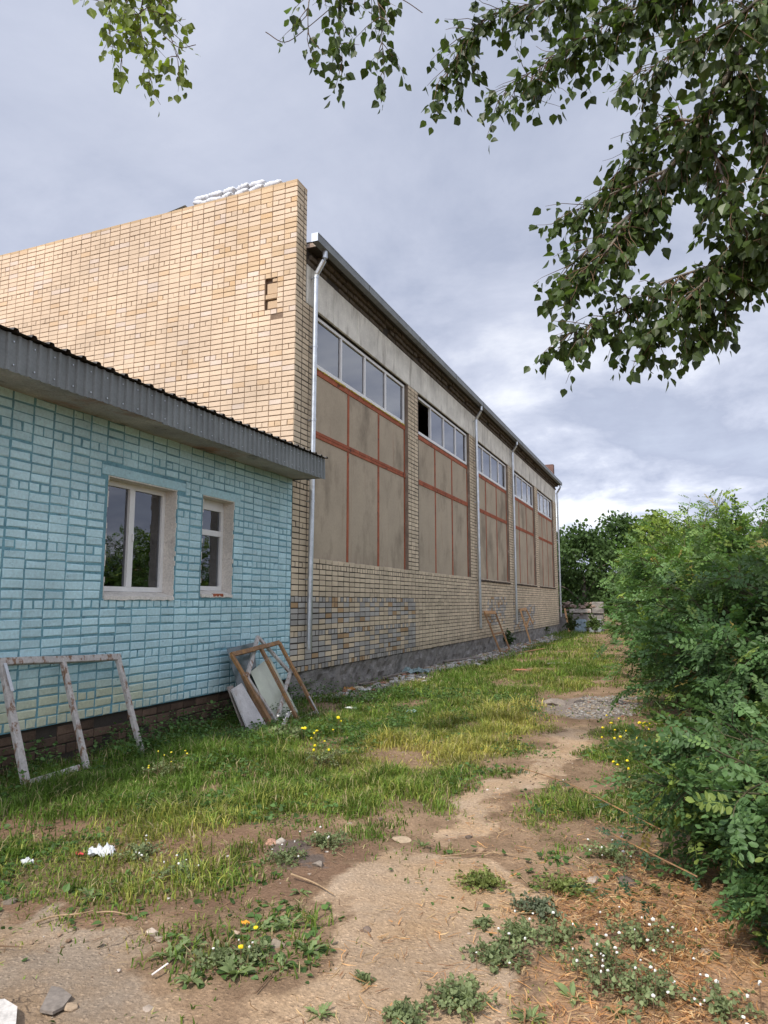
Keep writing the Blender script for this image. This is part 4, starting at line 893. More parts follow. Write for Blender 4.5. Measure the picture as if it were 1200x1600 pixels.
# creeping shoots from the nearest shrubs reaching over the path
sh = empty('creeping_shoot', wz(1010, 1290, 0.0), label='long low acacia shoot trailing left across the bare path', category='plant')
st = MB(); P, D, N = [], [], []
for pts in ([(1040, 1300, .25), (960, 1260, .32), (890, 1225, .30), (815, 1200, .24)], [(1090, 1370, .25), (1010, 1330, .3), (950, 1300, .26)], [(1060, 1420, .12), (980, 1400, .2), (925, 1385, .16)]):
    cp = curve([wz(a, b, z) for a, b, z in pts], 8); st.tube(cp, 0.004, 5)
    for i in range(2, len(cp)):
        if RNG.random() < 0.75: P.append(cp[i]); D.append(rv(0.6) + np.array([-.3, 0, .1])); N.append(np.array([0, 0, 1.0]) + rv(.3))
obj('stem', st.mesh('stem', M_OLDWOOD), sh)
P, D, N = map(np.array, (P, D, N)); single_leaves('leaf', COMP_V, COMP_F, P, frames(D, N), RNG.uniform(.06, .10, len(P)), np.tile(np.array([0.06, 0.115, 0.06]), (len(P), 1)), M_ROBINIA, sh)

# ------------------------------------------------------------------ trees beyond the far end of the hall
def far_tree(label, x, y, h, r, col, n=4200, z0=0.0):
    b = np.array([x, y, float(gz(x, y))]); t = empty('broadleaf_tree', b, label=label, category='tree', group='trees beyond the hall')
    m = MB().tube([b + (0, 0, -.2), b + (0.1, 0, h * .3), b + (0, .1, h * .62)], [0.16, 0.12, 0.05], 8)
    for k in range(7):
        a = RNG.uniform(0, 6.28); z = h * RNG.uniform(.25, .55); m.tube([b + (0, 0, z), b + (math.cos(a) * r * .4, math.sin(a) * r * .4, z + h * .16), b + (math.cos(a) * r * .75, math.sin(a) * r * .75, z + h * .22)], [0.06, 0.04, 0.015], 5)
    obj('trunk', m.mesh('trunk', M_BARK, True), t)
    nb = 46; C_ = []; 
    for k in range(nb):
        zf = RNG.uniform(0.10, 0.97) if k > 6 else RNG.uniform(.8, 1.0); prof = math.sin(min(1, (1 - zf) * 1.55 + 0.12) * math.pi * .5) ; a = RNG.uniform(0, 6.28); q = r * prof * RNG.uniform(.35, 1.0)
        C_.append((math.cos(a) * q, math.sin(a) * q, zf * h))
    C_ = np.array(C_); ci = RNG.integers(0, nb, n); P = b + C_[ci] + RNG.normal(0, 1, (n, 3)) * np.array([.42, .42, .34]) * (r / 2.6)
    P[:, 2] = np.maximum(P[:, 2], b[2] + 0.2)
    f = np.clip((P[:, 2] - b[2]) / h, 0, 1)[:, None]
    c = col * RNG.uniform(0.6, 1.35, (n, 1)) * RNG.uniform(.8, 1.2, nb)[ci][:, None]
    obj('crown', scatter_mesh('crown', LEAF_V, LEAF_F, P, frames(RNG.normal(0, .6, (n, 3)) + down * 0.4, RNG.normal(0, 1, (n, 3))), RNG.uniform(.16, .30, n), c, M_TREELEAF), t, None, kind='stuff')
DK = np.array([0.062, 0.108, 0.033]); LT = np.array([0.18, 0.25, 0.05])  # far trees' shade and sunlight put into a dark and a bright leaf colour
far_tree('dark dense tree right beside the far corner of the hall', 0.6, 46.5, 6.0, 2.7, DK, 5200)
far_tree('dark tree second from the far corner of the hall', 2.9, 49.5, 7.0, 2.6, DK * 1.15, 5200)
far_tree('bright yellow green tree rising third from the far corner of the hall', 5.0, 46.5, 6.9, 2.0, LT, 4600)
far_tree('yellow green tree partly behind the far shrubs', 7.4, 48.5, 6.2, 2.3, LT * .85, 3600)
far_tree('dark tree showing low behind the ruined wall', -2.2, 51.0, 6.3, 3.0, DK, 3600)
far_tree('green tree far behind the shrub row', 10.8, 44.0, 5.6, 2.6, DK * 1.4, 3000)
far_tree('green tree far behind the right-hand shrubs', 15.0, 40.0, 5.4, 2.8, DK * 1.4, 3000)
# distant belt of trees closing the horizon
nb = 26000; bx = RNG.uniform(-160, 200, nb); hb = 5 + 4 * fbm(bx * .08, bx * 0 + 3.3)
bp = np.stack([bx, 150 + RNG.normal(0, 4, nb) + 10 * np.sin(bx * .02), RNG.uniform(0, 1, nb) ** .7 * hb], 1)
top('distant_tree_belt', scatter_mesh('distant_tree_belt', LEAF_V, LEAF_F, bp, frames(RNG.normal(0, 1, (nb, 3)), RNG.normal(0, 1, (nb, 3))), RNG.uniform(.8, 1.6, nb), np.tile(DK * 1.3, (nb, 1)) * RNG.uniform(.7, 1.3, (nb, 1)), M_TREELEAF),
    'distant belt of dark green trees along the horizon', 'trees', kind='stuff')

# ------------------------------------------------------------------ grass
def blades(n, xr, yr, dens, hscale, wscale):
    x = RNG.uniform(*xr, n); y = RNG.uniform(*yr, n); g = grassiness(x, y); keep = (RNG.random(n) < g * dens) & (x > 0.03)
    x, y, g = x[keep], y[keep], g[keep]; n = len(x)
    clump = fbm(x * 1.3 + 5, y * 1.3, 3); wallf = 1 - sstep(0.6, 2.6, x)
    isl = soft('g_isl', x, y)
    cl2 = np.clip(fbm(x * 3.7 + 15, y * 3.7 + 44, 2) * 2 - 0.45, 0.15, 1.3); h = (0.035 + 0.235 * clump * g * cl2 + 0.12 * wallf * clump) * RNG.uniform(0.4, 1.5, n) * hscale * (1 - 0.35 * isl) * (1 - 0.5 * soft('g_right', x, y)); w = RNG.uniform(0.0025, 0.0055, n) * wscale
    z = gz(x, y) - 0.01
    a = RNG.uniform(0, 2 * np.pi, n); ld = np.stack([np.cos(a), np.sin(a), np.zeros(n)], 1); b = RNG.uniform(0.2, 1.25, n)[:, None]
    a2 = a + np.pi / 2 + RNG.normal(0, .5, n); s = np.stack([np.cos(a2), np.sin(a2), np.zeros(n)], 1) * w[:, None]
    P = np.stack([x, y, z], 1); up = np.array([0, 0, 1.0]); H = h[:, None]
    m_ = P + up * H * 0.55 + ld * H * b * 0.25; tp = P + up * H * (1 - 0.35 * b) + ld * H * b * 0.8
    V = np.stack([P - s, P + s, m_ - s * .8, m_ + s * .8, tp - s * .12, tp + s * .12], 1).reshape(-1, 3)
    F = (np.array([(0, 1, 3, 2), (2, 3, 5, 4)])[None] + (np.arange(n) * 6)[:, None, None]).reshape(-1, 4)
    dry = np.clip(1.5 * (fbm(x * 0.7 + 30, y * 0.7 + 11, 3) - 0.45) + 0.65 * soft('g_dry', x, y) + RNG.normal(0, .24, n) - 0.35 * wallf - 0.04, 0, 1)[:, None]
    c = (np.array([0.125, 0.205, 0.035]) * (1 - dry) + np.array([0.42, 0.37, 0.10]) * dry) * RNG.uniform(.5, 1.45, (n, 1)) * np.clip(0.55 + 0.95 * fbm(x * 3.1 + 2, y * 3.1 + 77, 2), .5, 1.4)[:, None]
    straw = RNG.random(n) < 0.09; c[straw] = np.array([0.46, 0.38, 0.21])
    c = np.repeat(c, 6, 0).reshape(n, 6, 3); return V, F, c.reshape(-1, 3)
VV, FF_, CC = [], [], []; off = 0
for args in ((250000, (0.0, 6.8), (2.2, 10.0), 1.0, 1.0, 1.0), (110000, (0.0, 6.5), (10.0, 20.0), 1.0, 1.0, 1.5), (50000, (0.0, 7.0), (20.0, 44.0), 1.0, 1.1, 2.6), (14000, (6.0, 12.0), (6.0, 40.0), 0.7, 1.3, 2.5), (9000, (-20, 30), (41.0, 70.0), 0.8, 1.6, 5.0)):
    V, F, c = blades(*args); VV.append(V); FF_.append(F + off); CC.append(c); off += len(V)
top('grass', np_mesh('grass', np.concatenate(VV), np.concatenate(FF_), M_GRASS, np.concatenate(CC)), 'green and straw coloured grass growing along the walls and path', 'grass', kind='stuff')
# low broad-leaved ground cover among the grass
n = 110000; x = RNG.uniform(0.05, 6.8, n); y = RNG.uniform(2.2, 13, n); g = grassiness(x, y); pat = fbm(x * 1.1 + 70, y * 1.1 + 4, 3)
k = (RNG.random(n) < g * np.clip((pat - 0.42 + 0.25 * (x < 0.8)) * 5, 0, 1) * np.where(x < 2.6, 1.0, 0.45 + 0.9 * np.maximum(soft('g_patch', x, y), soft('g_right', x, y)))); x, y = x[k], y[k]; n = len(x)
P = np.stack([x, y, gz(x, y) + 0.008 + RNG.uniform(0.0, 0.15, n) * (0.12 + 0.88 * sstep(4.2, 5.2, y)) * (0.45 + 0.8 * (1 - sstep(.8, 3, x)) + 1.1 * (1 - sstep(.15, .9, x)))], 1)
top('ground_cover', scatter_mesh('ground_cover', LEAF_V, LEAF_F, P, frames(RNG.normal(0, 1, (n, 3)) * np.array([1, 1, .3]), np.array([0, 0, 1.0]) + RNG.normal(0, .35, (n, 3))), RNG.uniform(.02, .055, n), np.tile(np.array([0.085, 0.155, 0.045]), (n, 1)) * RNG.uniform(.5, 1.5, (n, 1)), M_GRASS),
    'low broad-leaved weeds growing between the grass in front of the annex', 'weeds', kind='stuff')

# ------------------------------------------------------------------ old window frames and sheets leaning on the walls
def frame_thing(name, label, cat, bars, mat, w, t, nrm, group=None, wob=0.003):
    """bars: (part name, a, b[, width factor]) - each bar is a part of the frame"""
    base = np.min(np.array([p for b in bars for p in b[1:3]]), 0); th = empty(name, base, label=label, category=cat)
    if group: th['group'] = group
    for b in bars: obj(b[0], MB().bar(b[1], b[2], w * (b[3] if len(b) > 3 else 1), t, nrm, 0.005, wob).mesh(b[0], b[4] if len(b) > 4 else mat), th)
    return th
LK = (0.06, 1.05, 0.42)                                   # leaning plane: x = 0.06 + 0.42 (1.05 - z)
lnrm = (1.0, 0, 0.42)
def lp(px, py, dx=0.0): return lean(px, py, LK[0] + dx, LK[1], LK[2])
TL, TM, TR_ = lp(3, 1034), lp(98, 1034), lp(184, 1027); BL, BM, BR = lp(42, 1236), lp(136, 1202), lp(222, 1180)
frame_thing('window_frame', 'peeling whitish empty two-bay window frame leaning on the blue wall', 'window frame',
            [('top_rail', TL + (0, -.04, 0), TR_ + (0, .03, 0), 1.15), ('stile', TL, BL, 1.2), ('stile', TM, BM, .9), ('stile', TR_, BR, .95), ('bottom_rail', BL + (.02, 0, .07), BL * .2 + BM * .8 + (.03, 0, .05), 1.0)], M_PEEL, 0.062, 0.05, lnrm)
m = MB().bar(lp(8, 1036, .05), lp(20, 1080, .05), 0.035, 0.01, lnrm); top('paint_strip', m.mesh('paint_strip', M_SACK), 'pale strip dangling from the corner of the large leaning frame', 'strip')
# the heap by the corner
def lq(px, py, dx): return lean(px, py, 0.08 + dx, 1.0, 0.52)
hn = (1.0, 0, 0.52)
a, b, c, d = lq(362, 1023, .24), lq(436, 1004, .24), lq(494, 1112, .24), lq(430, 1142, .24)
fr = frame_thing('window_frame', 'orange brown wooden frame with a middle bar, front of the heap by the corner', 'window frame',
            [('top_rail', a, b, 1.1), ('stile', a, d), ('stile', b, c), ('middle_bar', a * .42 + b * .58, d * .48 + c * .52), ('bottom_rail', d, c, .8, M_GREYWOOD)], M_OLDWOOD, 0.058, 0.045, hn)
a, b, c, d = lq(403, 995, .16), lq(453, 1051, .16), lq(432, 1127, .16), lq(386, 1058, .16)
frame_thing('window_frame', 'pinkish white frame standing on its corner inside the heap', 'window frame',
            [('rail', a, b, .95), ('rail', b, c), ('rail', c, d, .9), ('rail', d, a, 1.1)], M_PEEL, 0.055, 0.04, hn)
def slab(name, pts, dx, th, mat, label, cat):
    P = [lq(x, y, dx) for x, y in pts]; top(name, MB().prism(P, np.array(hn) / np.linalg.norm(hn) * th).mesh(name, mat), label, cat)
M_PALESHEET = material('pale_green_sheet', (0.55, 0.57, 0.46), rough=0.35, spec=0.5, var=0.15, vscale=4, fine=0.05, bump=0.0)
M_GREYGLASS = material('dusty_dark_glass', (0.10, 0.13, 0.13), rough=0.2, spec=0.6, var=0.2, bump=0.0)
M_WHITEBOARD = material('dirty_white_board', (0.52, 0.49, 0.48), rough=0.6, var=0.25, vscale=5, fine=0.15, bump=0.4, stains=[((0.30, 0.23, 0.17), (6, 6, 6), 0.55, 0.7, 0.6)])
slab('glass_sheet', [(391, 1050), (421, 1026), (468, 1118), (462, 1150), (436, 1150)], 0.06, 0.006, M_PALESHEET, 'pale green sheet showing through the leaning frames of the heap', 'sheet')
slab('glass_sheet', [(354, 1014), (396, 1004), (404, 1080), (372, 1078)], 0.0, 0.006, M_GREYGLASS, 'dark dusty glass sheet at the back of the heap against the blue wall', 'sheet')
slab('board', [(360, 1078), (376, 1068), (424, 1150), (392, 1156)], 0.30, 0.02, M_WHITEBOARD, 'dirty white board leaning at the left of the heap', 'board')
slab('board', [(354, 1074), (362, 1072), (398, 1154), (384, 1154)], 0.22, 0.02, M_GREYWOOD, 'narrow grey board leftmost in the heap', 'board')
slab('board', [(376, 1056), (384, 1050), (434, 1146), (418, 1150)], 0.14, 0.02, M_OLDWOOD, 'yellowish board behind the front frame of the heap', 'board')
m = MB().bar(wz(434, 1148, -.06), lq(452, 1114, .42), 0.05, 0.02, hn, 0.004, 0.006); top('board_offcut', m.mesh('board_offcut', M_WHITEBOARD), 'short splintered white offcut at the foot of the heap', 'wood')
m = MB().bar(lq(498, 1116, .26), lq(483, 1088, .30), 0.03, 0.015, hn, 0.003); top('board_offcut', m.mesh('board_offcut', M_WHITEBOARD), 'thin white lath beside the right foot of the front frame', 'wood')
# two narrow wooden frames farther along the hall
def hl(px, py, dx=0): return lean(px, py, 0.1 + dx, 1.35, 0.42)
for lab, (tl, tr, bl, br), mat in (('narrow brown wooden frame leaning on the hall by the second drainpipe', ((757, 957), (774, 957), (782, 1019), (796, 1014)), M_OLDWOOD),
                              ('narrow bright pine frame leaning on the hall by the third drainpipe', ((813, 953), (822, 951), (829, 1004), (833, 975)), M_FRESHWOOD)):
    A, B, C_, D_ = hl(*tl), hl(*tr), hl(*bl), hl(*br)
    frame_thing('wooden_frame', lab, 'wooden frame', [('top_rail', A, B, 1.6, M_FRESHWOOD), ('leg', A, C_), ('leg', B, D_), ('cross_bar', A * .45 + C_ * .55, B * .45 + D_ * .55, .8)], mat, 0.07, 0.05, (1, 0, .42))
# ------------------------------------------------------------------ sacks and sheet on the parapet
def sack_mesh(L, Wd, Hh, seed):
    r = np.random.default_rng(seed); nu, nv = 14, 12; V = []; F = []
    for i in range(nu + 1):
        s = -1 + 2 * i / nu; e = max(0.0, 1 - abs(s) ** 3.2) ** 0.55; flat = abs(s) > 0.86
        for j in range(nv):
            a = 2 * math.pi * j / nv; ca, sa = math.cos(a), math.sin(a); rx = (abs(ca) ** .75) * np.sign(ca); rz = (abs(sa) ** .75) * np.sign(sa)
            ww = Wd / 2 * (0.82 + 0.18 * e) * (1.08 if flat else 1); hh = Hh / 2 * (0.10 + 0.90 * e)
            k = 1 + r.normal(0, .05)
            V.append((L / 2 * s + r.normal(0, .006), rx * ww * k, rz * hh * k))
    for i in range(nu):
        for j in range(nv): F.append((i * nv + j, i * nv + (j + 1) % nv, (i + 1) * nv + (j + 1) % nv, (i + 1) * nv + j))
    F += [tuple(range(nv - 1, -1, -1)), tuple(range(nu * nv, nu * nv + nv))]
    return MB().add(V, F)
low = [(395, 252), (480, 228), (575, 203), (675, 178), (775, 150), (890, 118)]; upr = [(405, 221), (495, 185), (590, 160), (685, 135), (780, 110)]
ordn = ['first', 'second', 'third', 'fourth', 'fifth', 'sixth']
for row, (lst, nm) in enumerate(((low, 'lower row'), (upr, 'upper row'))):
    for i, (zx, zy) in enumerate(lst):
        p = wy(230 + zx / 4.444, 260 + zy / 4.444, HY0 + 0.15); p[2] = 9.335 + 0.055 + (0.095 if row else 0)
        if row == 0 and i == 5: p[2] += 0.005
        me = sack_mesh(0.36 * random.uniform(.9, 1.1), 0.26, 0.15, 10 * row + i).mesh('sack', M_SACK, True)
        o = obj('sack', me, None, p - np.array([0, 0, .05]), label='white sack on the gable parapet, %s, %s from the left' % (nm, ordn[i]), category='sack', group='white sacks on the parapet')
        o.rotation_euler = (random.uniform(-.1, .1), random.uniform(-.08, .08), random.uniform(-.35, .35)); o.location[2] += .05
m = MB().box(-3.35, -2.62, HY0 + 0.05, HY0 + 0.36, 9.335, 9.345); m.bar((-3.1, HY0 + .1, 9.355), (-2.55, HY0 + .06, 9.40), 0.07, 0.005, (0, 0.2, 1))
top('roofing_sheet', m.mesh('roofing_sheet', M_SHEET), 'thin dark metal sheet lying on the parapet left of the sacks', 'metal sheet')

# ------------------------------------------------------------------ ruined wall at the end, pale sheets, plank
ruin = empty('ruined_wall', (0.9, 42, 0), label='low ruined wall of rubble and slabs beyond the far end of the hall', category='wall')
m = MB().cbox(-0.35, 2.15, 42.0, 42.35, -0.3, 0.95, 0.03); obj('wall_core', m.mesh('wall_core', M_PLINTH), ruin)
m = MB().cbox(1.55, 2.18, 41.9, 42.3, 0.96, 1.62, 0.03); obj('concrete_block', m.mesh('concrete_block', M_PLINTH), ruin)
m = MB().cbox(0.3, 1.5, 41.9, 42.3, 1.0, 1.22, 0.02); obj('slab', m.mesh('slab', M_SOFFIT), ruin)
def rock(c, s, seed, flat=0.7):
    r = np.random.default_rng(seed); import bmesh
    bm = bmesh.new(); bmesh.ops.create_icosphere(bm, subdivisions=1, radius=1.0)
    sc = r.uniform(.7, 1.3, 3) * np.array([1, 1, flat]) * s
    for v in bm.verts: v.co = Vector(np.array(v.co) * sc * r.uniform(.75, 1.2) + np.asarray(c))
    bm.verts.index_update(); V = [tuple(v.co) for v in bm.verts]; F = [[v.index for v in f.verts] for f in bm.faces]; bm.free(); return V, F
m = MB()
for k in range(42): m.add(*rock((random.uniform(-.3, 1.7), 42.1 + random.uniform(-.15, .15), random.uniform(1.25, 1.6) if random.random() > .3 else random.uniform(.9, 1.2)), random.uniform(.08, .17), k, .6))
me = m.mesh('rubble', M_STONE); flat_tint(me, (0.27, 0.20, 0.16)); obj('rubble', me, ruin, None, kind='stuff')
def crumple(name, c, w, h, seed, col, label, cat, up=0.0, amp=0.08, rotz=0.0):
    r = np.random.default_rng(seed); N = 15; u = np.linspace(-.5, .5, N); U_, V_ = np.meshgrid(u, u); rad = np.hypot(U_, V_)
    o1, o2 = r.uniform(0, 99, 2); hgt = (fbm(U_ * 5 + o1, V_ * 5 + o2, 3) - .3) * amp * np.clip(1.35 - 2 * rad, 0.1, 1) + r.normal(0, amp * .07, U_.shape)
    px_ = U_ * w * (1 + .35 * (fbm(U_ * 3 + o2, V_ * 3 + o1) - .5)); py_ = V_ * h * (1 + .5 * (fbm(U_ * 3 + o1 + 9, V_ * 3) - .5))
    X = c[0] + px_ * math.cos(rotz) - py_ * math.sin(rotz); Y = c[1] + px_ * math.sin(rotz) + py_ * math.cos(rotz); Z = c[2] + hgt + V_ * up
    keep = rad < .5 + .08 * (fbm(U_ * 6 + o1, V_ * 6) - .5)
    i_ = np.arange(N * N).reshape(N, N); F = np.stack([i_[:-1, :-1], i_[:-1, 1:], i_[1:, 1:], i_[1:, :-1]], -1).reshape(-1, 4); F = F[keep.ravel()[F].all(1)]
    used = np.unique(F); rm = np.full(N * N, -1); rm[used] = np.arange(len(used))
    V = np.stack([X.ravel(), Y.ravel(), Z.ravel()], 1)[used]; F = rm[F]
    n0 = len(V); V2 = np.concatenate([V, V - np.array([0, 0, .0025])]); F2 = np.concatenate([F, F[:, ::-1] + n0])
    return top(name, np_mesh(name, V2, F2, M_LITTER, np.tile(np.array(col), (len(V2), 1))), label, cat)
g3 = lambda px, py, dz=0.0: (lambda p: np.array([p[0], p[1], float(gz(p[0], p[1])) + dz]))(wz(px, py, float(gz(*wz(px, py, -0.03)[:2]))))
for k, (x, lab) in enumerate(((0.95, 'pale blue crumpled sheet leaning at the foot of the ruined wall'), (1.75, 'whitish crumpled sheet right of the pale blue one by the ruined wall'))):
    N = 9; V = []; F = []
    for i in range(N):
        for j in range(N): V.append((x - .32 + .64 * i / 8 + random.gauss(0, .02), 41.55 - .25 * j / 8 + .09 * float(fbm(i * .7 + k * 9, j * .7)), -.1 + .75 * (1 - j / 8) + random.gauss(0, .02)))
    for i in range(N - 1):
        for j in range(N - 1): F.append((i * N + j, i * N + j + 1, i * N + N + j + 1, i * N + N + j))
    nV = len(V); V += [(a_, b_ - .012, c_) for a_, b_, c_ in V]; F += [tuple(q + nV for q in f[::-1]) for f in F]
    me = MB().add(V, F).mesh('crumpled_sheet', M_LITTER); flat_tint(me, (0.20, 0.26, 0.29) if k == 0 else (0.20, 0.22, 0.225)); top('crumpled_sheet', me, lab, 'sheet')
m = MB().bar((0.42, 40.9, -.1), (0.10, 41.5, 1.25), .10, .03, (0, -1, .4)); top('plank', m.mesh('plank', M_FRESHWOOD), 'pale orange plank leaning upright by the ruined wall', 'plank')

# ------------------------------------------------------------------ rubble and boards along the foot of the hall
V, F, C_ = [], [], []; off = 0
tmpl = [rock((0, 0, 0), 1.0, 500 + k, .65) for k in range(8)]
def chunks(x, y, s, cols, mat, name, zoff=0.0):
    VV, FF2, CC2 = [], [], []; off = 0; n = len(x); z = gz(x, y)
    for i in range(n):
        V, F = tmpl[i % 8]; a = random.uniform(0, 6.28); ca, sa = math.cos(a) * s[i], math.sin(a) * s[i]; q = np.array(V)
        VV.append(np.stack([q[:, 0] * ca - q[:, 1] * sa + x[i], q[:, 0] * sa + q[:, 1] * ca + y[i], q[:, 2] * s[i] * .8 + z[i] + s[i] * .25 + zoff], 1)); FF2.append(np.array(F) + off); off += len(V); CC2.append(np.tile(cols[i], (len(V), 1)))
    return np_mesh(name, np.concatenate(VV), np.concatenate(FF2), mat, np.concatenate(CC2))
n = 5200; y = RNG.uniform(11.0, 36, n); x = 0.06 + np.abs(RNG.normal(0, .45, n)) + 0.25 * (fbm(y * .6, y * 0) - .3); k = fbm(x * 1.2, y * .5 + 30) > 0.36; x, y = x[k], y[k]; n = len(x)
pal = np.array([(0.36, 0.33, 0.30), (0.50, 0.48, 0.45), (0.22, 0.20, 0.18), (0.42, 0.33, 0.22), (0.34, 0.17, 0.11), (0.60, 0.58, 0.55)])
top('rubble', chunks(x, y, RNG.uniform(.012, .065, n) * np.where(RNG.random(n) < .1, 1.7, 1), pal[RNG.choice(6, n, p=[.3, .2, .2, .15, .07, .08])], M_STONE, 'rubble'), 'strip of grey and whitish rubble along the foot of the hall', 'rubble', kind='stuff')
for k, (p, q, w, mat, lab) in enumerate([((690, 1036), (748, 1030), .22, M_GREYWOOD, 'wide dark board lying on the rubble midway along the hall'), ((600, 1062), (650, 1052), .07, M_GREYWOOD, 'grey lath lying on the rubble left of the bluish bundle'),
        ((818, 1012), (868, 1008), .08, M_FRESHWOOD, 'pale plank lying on the rubble below the pine frame'), ((812, 1022), (852, 1017), .08, M_OLDWOOD, 'brown plank lying on the rubble in front of the pale one'),
        ((560, 1072), (590, 1070), .06, M_GREYWOOD, 'short dark lath in the rubble near the corner'), ((855, 1041), (890, 1040), .10, M_WHITEBOARD, 'whitish plank lying flat in the far grass')]):
    m = MB().bar(g3(*p, .06), g3(*q, .07), w, .025, (0, 0, 1), .004, .004); top('plank', m.mesh('plank', mat), lab, 'plank')
crumple('tarpaulin_bundle', g3(650, 1054, .05), .75, .45, 3, (0.24, 0.32, 0.32), 'greyish blue crumpled plastic bundle on the rubble by the plinth', 'tarpaulin', amp=.28)
crumple('rag', g3(545, 1080, .03), .28, .2, 4, (0.50, 0.24, 0.07), 'small orange rag in the rubble near the hall corner', 'rag', amp=.14)
crumple('rag', g3(562, 1078, .03), .25, .2, 5, (0.55, 0.50, 0.38), 'small cream rag right of the orange one in the rubble', 'rag', amp=.14)
crumple('plastic_film', g3(643, 1118, .06), .18, .14, 6, (0.35, 0.50, 0.50), 'scrap of pale turquoise film in the grass before the hall', 'litter', amp=.08)
crumple('plastic_scrap', g3(548, 1112, .06), .22, .1, 7, (0.55, 0.58, 0.55), 'white scrap in the grass right of the heap of frames', 'litter', amp=.05)
crumple('plastic_film', g3(815, 1050, .05), .5, .3, 21, (0.36, 0.15, 0.08), 'rust red sheet scrap in the far grass', 'litter', amp=.06)
# ------------------------------------------------------------------ litter, stones and sticks in the foreground
crumple('plastic_bag', g3(158, 1338, .02), .20, .16, 8, (0.56, 0.58, 0.60), 'crumpled white plastic bag lying on the soil at left', 'plastic bag', amp=.11)
crumple('red_wrapper', g3(124, 1337, .015), .09, .03, 9, (0.60, 0.05, 0.07), 'red wrapper scrap at the left end of the white bag', 'litter', amp=.02)
crumple('plastic_scrap', g3(42, 1349, .01), .10, .07, 10, (0.62, 0.64, 0.66), 'small clear plastic scrap at the far left on the soil', 'litter', amp=.06)
crumple('orange_peel', g3(383, 1451, .03), .055, .03, 11, (0.70, 0.33, 0.04), 'bright orange scrap on the weed patch', 'litter', amp=.03)
def stone(px, py, s, col, lab, flat=.6, seed=0, mat=M_STONE):
    s *= .85; col = (col[0] * 1.02, col[1] * .95, col[2] * .86); p = g3(px, py, s * .1); import bmesh
    bm = bmesh.new(); bmesh.ops.create_icosphere(bm, subdivisions=3, radius=1.0); r = np.random.default_rng(seed); sc = r.uniform(.75, 1.25, 3) * s * np.array([1, 1, flat]); pl = r.normal(0, 1, (7, 3)); pl /= np.linalg.norm(pl, axis=1, keepdims=True)
    for v in bm.verts:
        q = np.array(v.co)
        for w_ in pl:
            dd = q @ w_
            if dd > .62: q = q - w_ * (dd - .62)
        v.co = Vector(q * sc * 1.25 * (1 + .05 * math.sin(q[0] * 7 + seed) * math.sin(q[1] * 9 + q[2] * 5)) + p)
    me = bpy.data.meshes.new('stone'); bm.to_mesh(me); bm.free(); me.materials.append(mat); flat_tint(me, col); top('stone', me, lab, 'stone')
for k, a_ in enumerate([(425, 1318, .05, (0.42, 0.26, 0.20), 'pinkish brick fragment by the dark ash patch'), (438, 1316, .04, (0.40, 0.38, 0.36), 'grey stone right beside the pinkish brick fragment'),
        (238, 1459, .030, (0.45, 0.40, 0.36), 'small pale stone left of the weed patch'), (249, 1466, .024, (0.36, 0.31, 0.27), 'small brown stone just right of the pale one by the weed patch'),
        (369, 1458, .026, (0.46, 0.37, 0.30), 'small tan stone behind the weed patch'), (573, 1453, .028, (0.20, 0.16, 0.14), 'small dark stone on the bare sandy ground'),
        (628, 1314, .055, (0.40, 0.33, 0.25), 'tan stone at the grass edge above the sand'), (752, 1332, .035, (0.30, 0.22, 0.16), 'brown stone at the start of the upper path'),
        (982, 1381, .055, (0.13, 0.11, 0.10), 'dark stone in the dry straw left of the shrub'), (924, 1378, .06, (0.33, 0.29, 0.26), 'flat grey stone left of the dark stone in the straw'),
        (905, 1098, .09, (0.10, 0.09, 0.09), 'dark lump on the gravel patch'), (866, 1101, .20, (0.25, 0.225, 0.21), 'broad grey slab edge on the left of the gravel patch'),
        (398, 1222, .03, (0.3, .24, .2), 'small stone in the middle grass'), (163, 1252, .05, (0.34, 0.17, 0.12), 'reddish brick bit below the large leaning frame'), (498, 1352, .035, (0.22, 0.20, 0.185), 'dark grey stone at the right of the ash patch'),
        (112, 1573, .038, (0.36, 0.29, 0.22), 'small flat tan stone beside the asphalt slab'), (432, 1478, .035, (0.27, .235, .20), 'grey stone in the middle of the weed patch'), (15, 1410, .035, (0.18, 0.155, 0.135), 'dark stone at the far left of the bare soil')]):
    stone(*a_, seed=60 + k, flat=.35 if 'slab' in a_[4] or 'flat' in a_[4] else .6)
z_ = float(g3(85, 1565)[2]); P = [wz(x, y, z_ + .004) for x, y in ((62, 1582), (80, 1545), (96, 1548), (112, 1560), (98, 1578), (82, 1586))]
me = MB().prism(P, (0, 0, .012)).mesh('asphalt_slab', M_STONE); flat_tint(me, (0.215, 0.185, 0.16)); top('asphalt_slab', me, 'flat dark grey asphalt fragment at the bottom left', 'slab')
P = [g3(x, y, -.01) for x, y in ((-40, 1640), (-30, 1583), (6, 1578), (26, 1590), (22, 1640))]
me = MB().prism(P, (0, 0, .05)).mesh('white_block', M_STONE); flat_tint(me, (0.58, 0.55, 0.52)); top('white_block', me, 'white block cut off by the bottom left corner', 'block')
me = MB().bar(g3(237, 1530, .02), g3(262, 1518, .035), .010, .004, (0, 0, 1), .001).mesh('white_chip', M_STONE); flat_tint(me, (0.66, 0.60, 0.56)); top('white_chip', me, 'thin white chip lying at the left of the weed patch', 'chip')
def stick(pts, r, lab, mat=M_TWIG):
    cp = curve([g3(x, y, .012 + r) + np.array([0, 0, random.uniform(0, .01)]) for x, y in pts], 4); top('stick', MB().tube(cp, list(np.linspace(r, r * .5, len(cp))), 6).mesh('stick', mat), lab, 'stick')
M_DRY = material('dry_stick', (0.36, 0.25, 0.15), var=0.3, vscale=12, bump=0.5)
